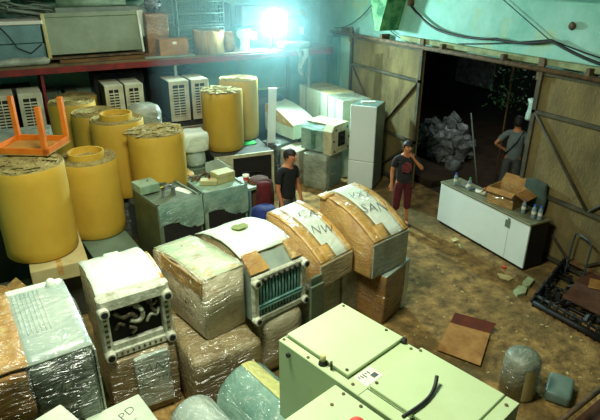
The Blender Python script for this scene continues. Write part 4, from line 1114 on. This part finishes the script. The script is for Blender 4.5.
pb = [Z(x, y, .82) for x, y in ((455,184),(463,186),(469,189),(523,212),(533,217),(542,220))]
labs = ['bottle with blue cap standing at the far left end of the counter', 'bottle lying between the far left bottle and the green capped one', 'bottle with green cap on the left half of the counter', 'bottle right beside the open carton on the counter', 'blue capped bottle in the middle of the three right of the carton', 'blue capped bottle nearest the right end of the counter']
for (p, cp, ly, lb) in zip(pb, ('capblue','capblue','capgreen','capblue','capblue','capblue'), (None, -1.4, None, None, None, None), labs): bottle(max(6.5, min(p.x, 6.74)), max(4.76, p.y), cp, lb, ly)
p = Z(481, 193, .82); t = thing('paper_roll_small', 'white paper roll lying on the counter left of the open carton', 'paper roll', (p.x, p.y, .802), -1.4)
t.name = 'tissue_roll'
obj('roll', lathe(B(), [(.0,-.09),(.035,-.09),(.035,.09),(0,.09)], 16, Matrix.Translation((0,0,.035)) @ Matrix.Rotation(pi/2,4,'Y')), M['label'], t, smooth=True)
p = Z(486, 190, .82); t = thing('red_cup', 'small reddish cup beside the open carton on the counter', 'cup', (p.x-.02, p.y-.02, .802)); obj('cup', lathe(B(), [(0,0),(.03,0),(.038,.07),(.035,.07),(.028,.006),(0,.006)], 16), M['redpl'], t, smooth=True)

# chair back and dark clutter right of the counter
t = thing('bent_tube', 'dull blue bent tube loop standing in the shadow right of the counter', 'tube', (6.60, 4.22, 0), radians(250))
obj('loop', tube(B(), [(-.19,.2,.0),(-.19,.22,.6),(-.14,.23,.72),(.14,.23,.72),(.19,.22,.6),(.19,.2,.0)], .013, 8, smooth_path=True), mat('dull_blue_tube', (50,70,76)), t, smooth=True)

# black steel frame with boards on the floor at the right
pa, pb_, pc, pd = Z(533,306,0), Z(568,262,0), Z(640,292,0), Z(603,345,0)
t = thing('steel_pallet_frame', 'black steel frame full of oily clutter lying on the floor at the right edge', 'frame', (pa.x, pa.y, 0))
o = pa
def L(p, z=0): return (p.x-o.x, p.y-o.y, z)
bm = B()
for a_, b_ in ((pa,pb_),(pb_,pc),(pa,pd)):
    tube(bm, [L(a_,.06), L(b_,.06)], .055, 4); tube(bm, [L(a_,.17), L(b_,.17)], .025, 4)
for k in range(10):
    u = k/9; q0 = pa.lerp(pb_, u); tube(bm, [L(q0,.0), L(q0,.2)], .02, 5)
    q1 = pa.lerp(pd, u); tube(bm, [L(q1,.0), L(q1,.2)], .02, 5)
for k in range(4):
    u = (k+1)/5; tube(bm, [L(pa.lerp(pb_, u), .05), L(pd.lerp(pc, u), .05)], .025, 4)
obj('frame', bm, M['black'], t)
bm = B()
for k in range(60):
    u, v = random.random(), random.random()*.35
    if k % 2: u, v = random.random()*.3, random.random()
    q0 = pa.lerp(pb_, u); q1 = pd.lerp(pc, u); q2 = q0.lerp(q1, v)
    mt = T(q2.x-o.x, q2.y-o.y, .08+random.random()*.08, rx=random.random()*3, ry=random.random()*3, rz=random.random()*3)
    s_ = random.uniform(.02, .06); box(bm, -s_, s_, -s_*.6, s_*.6, -s_*.4, s_*.4, mtx=mt)
s2 = obj('oily_parts', bm, M['black'], t); s2['kind'] = 'stuff'
def slab(name, label, cat, pts, z0, th, m, rng=0):
    c = sum((Vector(p) for p in pts), Vector())/len(pts)
    t = thing(name, label, cat, (c.x, c.y, z0))
    bm = B(); f = bm.faces.new([bm.verts.new((p[0]-c.x, p[1]-c.y, 0)) for p in pts]); r = bmesh.ops.extrude_face_region(bm, geom=[f])
    for q_ in r['geom']:
        if isinstance(q_, bmesh.types.BMVert): q_.co.z += th
    if rng: 
        bmesh.ops.triangulate(bm, faces=bm.faces[:]); bmesh.ops.subdivide_edges(bm, edges=bm.edges[:], cuts=2); jitter(bm, rng, 6, len(label))
        for v in bm.verts: v.co.z = max(0, v.co.z)
    obj('piece', bm, m, t); return t
slab('brown_board', 'large reddish brown board lying on the black steel frame', 'board', [Z(x,y,.2) for x,y in ((562,298),(585,272),(640,290),(612,322))], .205, .02, M['redbrown'])
slab('timber_plank', 'old plank lying along the far side of the black steel frame', 'plank', [Z(x,y,.2) for x,y in ((566,262),(573,257),(606,272),(602,279))], .205, .03, M['wood'])
slab('cardboard_scrap', 'pale cardboard scrap on the reddish brown board at the right edge', 'cardboard', [Z(x,y,.24) for x,y in ((590,278),(602,281),(602,290),(588,287))], .232, .01, M['kraftplain'])
slab('timber_stick', 'long yellowish stick lying on the floor in front of the black frame', 'stick', [Z(x,y,0) for x,y in ((545,309),(547,306),(600,330),(600,333))], .002, .03, M['tape'])
p = Z(559,259,.05); t = thing('soda_can', 'small red and white can by the corner of the black steel frame', 'can', (p.x, p.y, .002)); obj('can', lathe(B(), [(0,0),(.03,0),(.033,.01),(.033,.11),(.028,.12),(0,.12)], 16), M['redpl'], t, smooth=True); obj('white_band', lathe(B(), [(.0335,.05),(.0335,.08)], 16), M['label'], t)
# floor litter
slab('foam_scrap', 'pair of cream foam scraps by the right end of the counter, upper piece', 'scrap', [Z(x,y,0) for x,y in ((522,285),(527,280),(533,283),(529,289),(524,290))], .002, .06, M['cream'], .01)
slab('foam_scrap', 'lower and larger of the two cream foam scraps on the floor', 'scrap', [Z(x,y,0) for x,y in ((513,293),(519,288),(527,290),(525,296),(517,298))], .002, .05, M['cream'], .01)
slab('paper_scrap', 'brown paper scrap with a twisted pale strip near the counter base', 'scrap', [Z(x,y,0) for x,y in ((497,274),(507,276),(513,279),(509,282),(500,279))], .002, .02, M['beigebox'], .01)
slab('paper_scrap', 'dull orange cardboard scrap touching the counter base', 'scrap', [Z(x,y,0) for x,y in ((499,268),(507,270),(517,274),(519,280),(508,277))], .001, .006, M['kraftdark'], 0)
p = Z(504,268,.0); t = thing('plastic_disc', 'small red lid on the floor at the foot of the counter', 'lid', (p.x, p.y, .012)); obj('lid', lathe(B(), [(0,0),(.035,0),(.035,.015),(0,.02)], 14), M['redpl'], t)
p = Z(460,247,0); t = thing('timber_stick', 'short pale stick on the floor left of the counter', 'stick', (p.x, p.y, .001), 1.0); obj('stick', bx(-.08,.08,-.012,.012,0,.02), M['cream'], t)
slab('paper_scrap', 'crumpled tan scrap on the floor below the left end of the counter', 'scrap', [Z(x,y,0) for x,y in ((451,240),(456,238),(459,241),(453,243))], .001, .015, M['beigebox'], .008)
random.seed(11)
bm = B()
for k in range(110):
    p = Z(random.uniform(400, 600), random.uniform(225, 400), 0)
    if p.x > 6.3 and p.y < 6.9: continue
    a_ = random.random()*6; s_ = random.uniform(.006, .022)
    box(bm, -s_, s_, -s_*.5, s_*.5, 0, s_*.3, mtx=T(p.x, p.y, .0005, rz=a_))
lt = obj('floor_litter', bm, M['beigebox']); tag(lt, 'tiny pale chips and grit strewn over the dirt floor', 'litter', kind='stuff')

# open cardboard on the floor, drum, slab
t = thing('cardboard_box', 'flattened open brown cardboard box lying on the floor behind the mint unit', 'box', (4.30, 3.66, 0), radians(0))
q1, q2, q3, q4 = [Z(x, y, .03) for x, y in ((437,350),(450,323),(490,334),(480,366))]
q5, q6 = Z(455,313,.12), Z(496,324,.12)
def quadp(a, b, c, d, th):
    bm = B(); f = bm.faces.new([bm.verts.new(Vector(p)-Vector((4.30,3.66,0))) for p in (a,b,c,d)]); r = bmesh.ops.extrude_face_region(bm, geom=[f])
    for q_ in r['geom']:
        if isinstance(q_, bmesh.types.BMVert): q_.co.z += th
    return bm
obj('inner_panel', quadp(q1, q2, q3, q4, .01), M['kraftplain'], t); obj('raised_flap', quadp(q2, q5, q6, q3, .01), mat('red_brown_flap', (104,44,20), (80,34,16), 5, .8), t)
p = Z(524, 395, 0)
t = thing('gas_cylinder', 'upright film-wrapped round drum with a domed top right of the mint unit', 'drum', (4.27, 2.93, 0), .2)
r = .19
obj('body', lathe(B(), [(0,0),(r,0),(r,.40),(r*.97,.45),(r*.8,.5),(r*.4,.52),(0,.525)], 36), M['greywrap'], t, smooth=True)
bm = B()
g = [[bm.verts.new(((r+.004)*cos(a), (r+.004)*sin(a), z)) for a in [radians(-140+6*k) for k in range(7)]] for z in (.03,.15,.3,.42)]
for j in range(3):
    for k in range(6): bm.faces.new((g[j][k], g[j][k+1], g[j+1][k+1], g[j+1][k]))
obj('tape_stripe', bm, M['beigebox'], t, smooth=True)
t.name = 'wrapped_drum'
t = stand('square_canister', 'small bluish grey rounded slab on the floor right of the upright drum', 'canister', (4.40, 2.70), -60, .26, .38, 0)
obj('body', bx(-.13, .13, -.19, .19, 0, .14, bev=.04, seg=4), M['fridge'], t, smooth=True)
t = thing('steel_bar', 'dark steel angle bar crossing the bottom right corner', 'bar', (4.9, 2.4, 0))
a_, b_ = Z(556, 424, .25), Z(612, 380, .25)
bm = B(); tube(bm, [a_-Vector((4.9,2.4,0)), b_-Vector((4.9,2.4,0))], .03, 4); tube(bm, [(a_-Vector((4.9,2.4,.0))), (a_.x-4.9, a_.y-2.4, 0)], .03, 4); tube(bm, [(b_-Vector((4.9,2.4,.0))), (b_.x-4.9, b_.y-2.4, 0)], .03, 4)
obj('bar', bm, M['rust'], t)
slab('brown_board', 'reddish brown board on the floor in the bottom right corner', 'board', [Z(x,y,0) for x,y in ((572,424),(612,390),(640,420),(610,450))], .004, .03, M['redbrown'])

# ------------------------------------------------------------------ yard clutter seen through the doorway
random.seed(5)
bm = B()
for k in range(150):
    s_ = random.uniform(.06, .18)
    x, y = 8.6+random.random()*.9, 8.95+random.random()*1.3
    z = .1+random.random()*.85*(1-abs(y-9.6)/1.2)
    b0 = len(bm.verts)
    mt = T(x, y, max(z, s_), rx=random.random()*3, ry=random.random()*3)
    r_ = bmesh.ops.create_icosphere(bm, subdivisions=1, radius=s_, matrix=mt)
    for v in r_['verts']: v.co += noise.noise_vector(v.co*9)*.12; v.co.z = max(v.co.z, 0)
o = obj('scrap_heap', bm, M['scrap']); tag(o, 'heap of grey bagged scrap in the yard behind the boy', 'scrap heap', kind='stuff')
t = thing('metal_pole', 'thin pale pole leaning in the dark yard beyond the counter', 'pole', (8.5, 7.78, 0)); obj('pole', tube(B(), [(.0,0,0),(0,.45,1.45)], .016, 8), M['palegrey'], t)
bundle('scrap_drum', 'pale rounded container on the yard ground beside the scrap heap', (8.55, 8.62, 0), (.3, .3, .3), M['scrap'], 'container', 77, amp=.03)
t = thing('climbing_plant', 'dark green leafy plant hanging at the top of the doorway', 'plant', (9.0, 7.75, 1.6))
bm = B()
for k in range(420):
    p = Vector((random.gauss(0,.22), random.gauss(0,.28), random.uniform(0,1.45)))
    mt = T(p.x, p.y, p.z, rx=random.random()*3, ry=random.random()*3, rz=random.random()*6); s_ = random.uniform(.03,.06)
    vv = [bm.verts.new(mt @ Vector(q)) for q in ((-s_,0,0),(0,-s_*.5,.01),(s_,0,0),(0,s_*.5,.01))]; bm.faces.new(vv)
obj('foliage', bm, M['leaf'], t)
obj('stem', tube(B(), [(0,0,-1.6),(.03,.02,-.5),(0,0,1.4)], .02, 6), M['wood'], t)
bundle('plastic_bag', 'pale plastic bag hanging at the door edge above the person outside', (7.75, 6.10, 1.86), (.20, .2, .40), M['clear'], 'bag', 79, amp=.05)
t = thing('hanging_strap', 'strap holding the pale plastic bag beside the right door leaf', 'strap', (7.75, 6.10, 2.24)); obj('strap', tube(B(), [(0,0,0),(0,.02,1.35)], .012, 6), M['scrap'], t)
t = thing('pale_panel', 'dull grey panel fixed to the dark yard fence', 'panel', (12.54, 12.2, 1.0)); obj('sheet', bx(-.05, .05, -.75, .75, 0, 1.2), M['scrap'], t)
bundle('door_smear', 'dull blue green smear shaped as a thin lump on the right door leaf', (6.915, 5.15, .78), (.05, .40, .45), mat('dim_blue', (62,78,66), (48,60,50), 5, .9), 'cloth', 80, amp=.03)  # thin lump added for a dim blue smear on the door leaf

# ------------------------------------------------------------------ cables on the wall
def cable(label, pts, r=.012, sag=.0):
    P = []
    for a, b in zip(pts[:-1], pts[1:]):
        a = Vector(a); b = Vector(b)
        for i in range(10):
            u = i/10; P.append(a.lerp(b, u) - Vector((0,0,sag*4*u*(1-u))))
    P.append(Vector(pts[-1]))
    o = obj('wall_cable', tube(B(), P, r, 6), M['cable'], smooth=True); tag(o, label, 'cable')
XW = XD+.05
cable('thick dark cable sagging from the concrete bracket to the right edge', [(XW-.03, 8.75, 3.62), (XW-.03, 7.9, 3.22), (XW-.03, 6.5, 3.20), (XW-.03, 5.45, 3.28), (XW-.03, 4.2, 3.02), (XW-.03, 3.4, 3.0)], .022, .05)
cable('thin cable running diagonally from the wall top down to the thick cable', [(XW, 6.6, 3.84), (XW, 5.52, 3.28)], .007)
cable('thin cable under the thick one above the right door leaf', [(XW, 7.35, 3.03), (XW, 5.5, 3.29), (XW, 4.2, 3.08), (XW, 3.4, 3.06)], .009, .02)
cable('dark cable looping from the track end up to the bracket', [(XW-.05, 11.4, 2.95), (XW-.05, 10.6, 3.14), (XW-.05, 9.85, 3.62), (XW-.02, 9.35, 3.10), (XW-.05, 8.5, 2.9)], .010, .04)
cable('thin cord hanging from the track end beside the rack', [(6.98, 11.35, 2.9), (6.74, 11.2, 2.55), (6.75, 11.2, 1.7)], .006)
t = thing('insulator', 'rusty bracket stub on the wall holding the thick cable', 'bracket', (XW-.02, 8.72, 3.58)); obj('stub', bx(-.05, .05, -.05, .05, 0, .14, bev=.01), M['rust'], t)
t = thing('wall_spot', 'small dark fixing on the turquoise wall above the right door leaf', 'fixing', (XD+.055, 5.2, 3.50)); obj('plug', lathe(B(), [(0,0),(.06,0),(.04,.03),(0,.03)], 8, T(0,0,0,ry=-pi/2)), M['rust'], t); t.name = 'wall_fixing'

# ------------------------------------------------------------------ people
def skin_mesh(name, verts, edges, radii, m, parent, lev=2, root=0, post=None):
    me = bpy.data.meshes.new(name); me.from_pydata([Vector(v) for v in verts], edges, [])
    o = bpy.data.objects.new(name, me); C.objects.link(o)
    md = o.modifiers.new('skin', 'SKIN'); md.use_smooth_shade = True
    for i, r in enumerate(radii):
        sv = me.skin_vertices[0].data[i]
        sv.radius = r if isinstance(r, tuple) else (r, r)
    me.skin_vertices[0].data[root].use_root = True
    s = o.modifiers.new('sub', 'SUBSURF'); s.levels = s.render_levels = lev
    bpy.context.view_layer.update()
    dg = bpy.context.evaluated_depsgraph_get()
    m2 = bpy.data.meshes.new_from_object(o.evaluated_get(dg))
    o.modifiers.clear(); o.data = m2; bpy.data.meshes.remove(me); m2.name = name
    m2.materials.clear(); m2.materials.append(m)
    if post: post(m2)
    for p in m2.polygons: p.use_smooth = True
    o.parent = parent
    return o
def person(label, loc, rz, S, J, mats, shorts, seed=0, head_rot=(0,0)):
    """J: joint dict in metres for a 1.7 m figure facing -Y; S scales it"""
    t = thing('person', label, 'person', loc, rz)
    V, E, R, ix = [], [], [], {}
    def add(k, p, r, to=None):
        V.append(Vector(p)*S); R.append((r[0]*S, r[1]*S) if isinstance(r, tuple) else (r*S, r*S)); ix[k] = len(V)-1
        if to: E.append((ix[to], ix[k]))
    add('pelvis', (0,.0,.94), (.125,.090)); add('waist', (0,0,1.08), (.125,.09), 'pelvis'); add('chest', (0,.01,1.26), (.155,.105), 'waist')
    add('neckb', (0,.015,1.41), (.075,.065), 'chest'); hx, hy = head_rot
    add('neck', (hx*.3,hy*.3,1.47), .054, 'neckb'); add('head0', (hx*.6,hy*.6-.012,1.535), (.070,.084), 'neck'); add('head1', (hx,hy,1.60), (.086,.104), 'head0'); add('head2', (hx,hy+.01,1.672), (.070,.086), 'head1')
    for s, n in ((-1,'r'),(1,'l')):
        a = J[n]
        add('sh'+n, a[0], .055, 'chest' if False else 'neckb'); add('el'+n, a[1], .038, 'sh'+n); 
        mid = Vector(a[1]).lerp(Vector(a[2]), .35); add('fa'+n, mid, .036, 'el'+n)
        add('wr'+n, a[2], .024, 'fa'+n); d = (Vector(a[2])-Vector(mid)).normalized()
        add('pa'+n, Vector(a[2])+d*.055, (.036,.02), 'wr'+n)
        # fingers
        side = d.cross(Vector((0,1,0))); side = side.normalized() if side.length > .1 else Vector((1,0,0))
        fb = Vector(a[2])+d*.055
        for k, (off, ln) in enumerate(((-.026,.062),(-.009,.072),(.009,.068),(.026,.052))):
            add('f%s%d'%(n,k), fb+side*off+d*.03, .0095, 'pa'+n); add('g%s%d'%(n,k), fb+side*off*1.1+d*(.03+ln*.6)+Vector((0,-.008,0)), .0085, 'f%s%d'%(n,k))
        add('th'+n, Vector(a[2])+d*.03+side*(-.04), .011, 'wr'+n); add('ti'+n, Vector(a[2])+d*.065+side*(-.058), .0095, 'th'+n)
        h = J['h'+n]
        add('hip'+n, h[0], .088, 'pelvis'); add('kn'+n, h[1], .054, 'hip'+n); c = Vector(h[1]).lerp(Vector(h[2]), .35); add('ca'+n, c+Vector((0,.01,0)), .052, 'kn'+n)
        add('an'+n, h[2], .034, 'ca'+n); add('he'+n, Vector(h[2])+Vector((0,.01,-.05)), (.036,.036), 'an'+n); add('to'+n, Vector(h[2])+Vector((s*.015,-.13,-.062)), (.038,.022), 'he'+n)
    b = skin_mesh('body', V, E, R, M['skin'], t)
    # face
    hc = Vector((hx, hy, 1.60))*S
    def ball(name, p, r, m, sc=(1,1,1)):
        bm = B(); bmesh.ops.create_uvsphere(bm, u_segments=14, v_segments=10, radius=r*S, matrix=Matrix.Diagonal((*sc,1)))
        bmesh.ops.translate(bm, vec=hc+Vector(p)*S, verts=bm.verts[:]); return obj(name, bm, m, t, smooth=True)
    ball('nose', (0,-.108,-.012), .017, M['skin'], (.8,1.1,1.5))
    ball('mouth', (0,-.096,-.055), .022, M['redbrown'], (1,.35,.28))
    for s in (-1,1):
        ball('eye', (s*.031,-.096,.014), .012, M['label'], (1.2,.6,.7)); ball('pupil', (s*.031,-.1025,.014), .006, M['black'])
        ball('eyebrow', (s*.031,-.098,.034), .017, M['hair'], (1.2,.4,.25)); ball('ear', (s*.088,.005,.0), .021, M['skin'], (.4,.8,1.3))
    bm = B(); bmesh.ops.create_uvsphere(bm, u_segments=32, v_segments=20, radius=.112*S)
    for v in list(bm.verts):
        v.co.x *= .86; v.co.y *= 1.04
    dl = [v for v in bm.verts if (v.co.y < -.05*S and v.co.z < .022*S) or v.co.z < -.085*S or (v.co.z < -.02*S and v.co.y < .0)]
    bmesh.ops.delete(bm, geom=dl, context='VERTS')
    for v in bm.verts: v.co += v.co.normalized()*noise.noise(v.co*40/S+Vector((seed,0,0)))*.012*S
    bmesh.ops.solidify(bm, geom=bm.faces[:], thickness=.006*S)
    bmesh.ops.translate(bm, vec=hc+Vector((0,.012,.022))*S, verts=bm.verts[:])
    obj('hair', bm, M['hair'], t, smooth=True)
    # shirt
    V2, E2, R2 = [], [], []
    def a2(p, r, to=None):
        V2.append(Vector(p)*S); R2.append((r[0]*S, r[1]*S) if isinstance(r, tuple) else (r*S, r*S))
        if to is not None: E2.append((to, len(V2)-1))
        return len(V2)-1
    p0 = a2((0,0,.80), (.185,.14)); p1 = a2((0,0,1.08), (.155,.118), p0); p2 = a2((0,.01,1.26), (.178,.128), p1); p3 = a2((0,.015,1.40), (.105,.085), p2)
    for n in 'rl':
        a = J[n]; s0 = a2(Vector(a[0])+Vector((0,0,.0)), .066, p3); s1 = a2(Vector(a[0]).lerp(Vector(a[1]), .5), .064, s0); a2(Vector(a[0]).lerp(Vector(a[1]), .68), .062, s1)
    skin_mesh('shirt', V2, E2, R2, mats[0], t)
    V2.clear(); E2.clear(); R2.clear()
    p0 = a2((0,0,1.06), (.13,.10)); p1 = a2((0,0,.92), (.155,.118), p0)
    for n in 'rl':
        h = J['h'+n]; k0 = a2(h[0], .108, p1); k1 = a2(h[1], .080, k0); q_ = Vector(h[1]).lerp(Vector(h[2]), shorts); a2(q_, .070, k1)
    skin_mesh('trousers', V2, E2, R2, mats[1], t)
    if mats[2]:
        for n in 'rl':
            h = J['h'+n]; bm = B(); p = Vector(h[2])*S; s = -1 if n == 'r' else 1
            box(bm, p.x-.045*S, p.x+.045*S, p.y-.19*S, p.y+.06*S, 0, .035*S, bev=.012*S, seg=2)
            obj('sandal', bm, mats[2], t, smooth=True)
    return t
stdleg = dict(hr=[(-.09,0,.90),(-.10,-.02,.50),(-.105,.02,.09)], hl=[(.09,0,.90),(.11,-.02,.50),(.13,.0,.09)])
# boy
J = dict(r=[(-.175,.01,1.375),(-.235,.03,1.12),(-.25,-.06,.88)], l=[(.175,0,1.385),(.30,-.15,1.20),(.10,-.13,1.43)],
         hr=[(-.09,0,.90),(-.12,-.03,.50),(-.11,.03,.09)], hl=[(.09,0,.90),(.10,-.01,.50),(.12,.02,.09)])
pb0 = person('boy in a charcoal T-shirt with red print and maroon shorts, hand raised to his neck', (5.77, 6.93, 0), radians(-22), .905, J, (M['darkcloth'], M['maroon'], M['black']), .42, 1, (.02,-.03))
bm = B()
vv = [bm.verts.new(p) for p in ((-.09,-.152,1.06),(.03,-.154,1.03),(.08,-.152,1.10),(.06,-.158,1.20),(-.02,-.158,1.23),(-.10,-.156,1.16))]
f = bm.faces.new(vv); r_ = bmesh.ops.extrude_face_region(bm, geom=[f])
for q_ in r_['geom']:
    if isinstance(q_, bmesh.types.BMVert): q_.co.y += .02
obj('shirt_print', bm, M['pinkprint'], pb0)
# man between the rows
J = dict(r=[(-.185,.01,1.375),(-.24,-.01,1.10),(-.235,-.10,.86)], l=[(.185,0,1.375),(.24,-.01,1.10),(.25,-.08,.86)], **stdleg)
pm = person('man with short black hair and a black T-shirt standing behind the domed packages', (3.58, 7.10, 0), radians(22), .975, J, (M['blackcloth'], M['greytrouser'], M['black']), .95, 2, (.03,-.04))
# outside
J = dict(r=[(-.175,.01,1.375),(-.22,.03,1.12),(-.20,-.08,.90)], l=[(.175,.01,1.375),(.36,.08,1.17),(.185,-.03,1.03)], **stdleg)
po_ = person('person in a grey shirt with a dark shoulder strap standing outside with hand on hip', (8.35, 6.85, 0), radians(128), .99, J, (M['greycloth'], M['greytrouser'], M['black']), .95, 3)
obj('shoulder_strap', tube(B(), [(-.12,-.10,1.40),(-.12,.06,1.44),(-.03,.145,1.25),(.08,.14,1.08),(.165,.08,.96),(.17,-.05,.95)], .014, 6), M['black'], po_)
# blue and brown bundles by the man
bundle('cloth_sack', 'blue cloth bundle behind the hooded machines left of the man', (3.02, 6.72, 0), (.36, .40, .98), M['blue'], 'sack', 81, amp=.04)
bundle('cloth_sack', 'brown cloth bundle behind the blue one left of the man', (3.32, 7.62, 0), (.42, .36, 1.08), M['redbrown'], 'sack', 82, amp=.05)
bundle('cloth_sack', 'small red bag beside the left arm of the man', (3.22, 7.22, 0), (.22, .2, 1.18), M['maroon'], 'bag', 83, amp=.02)
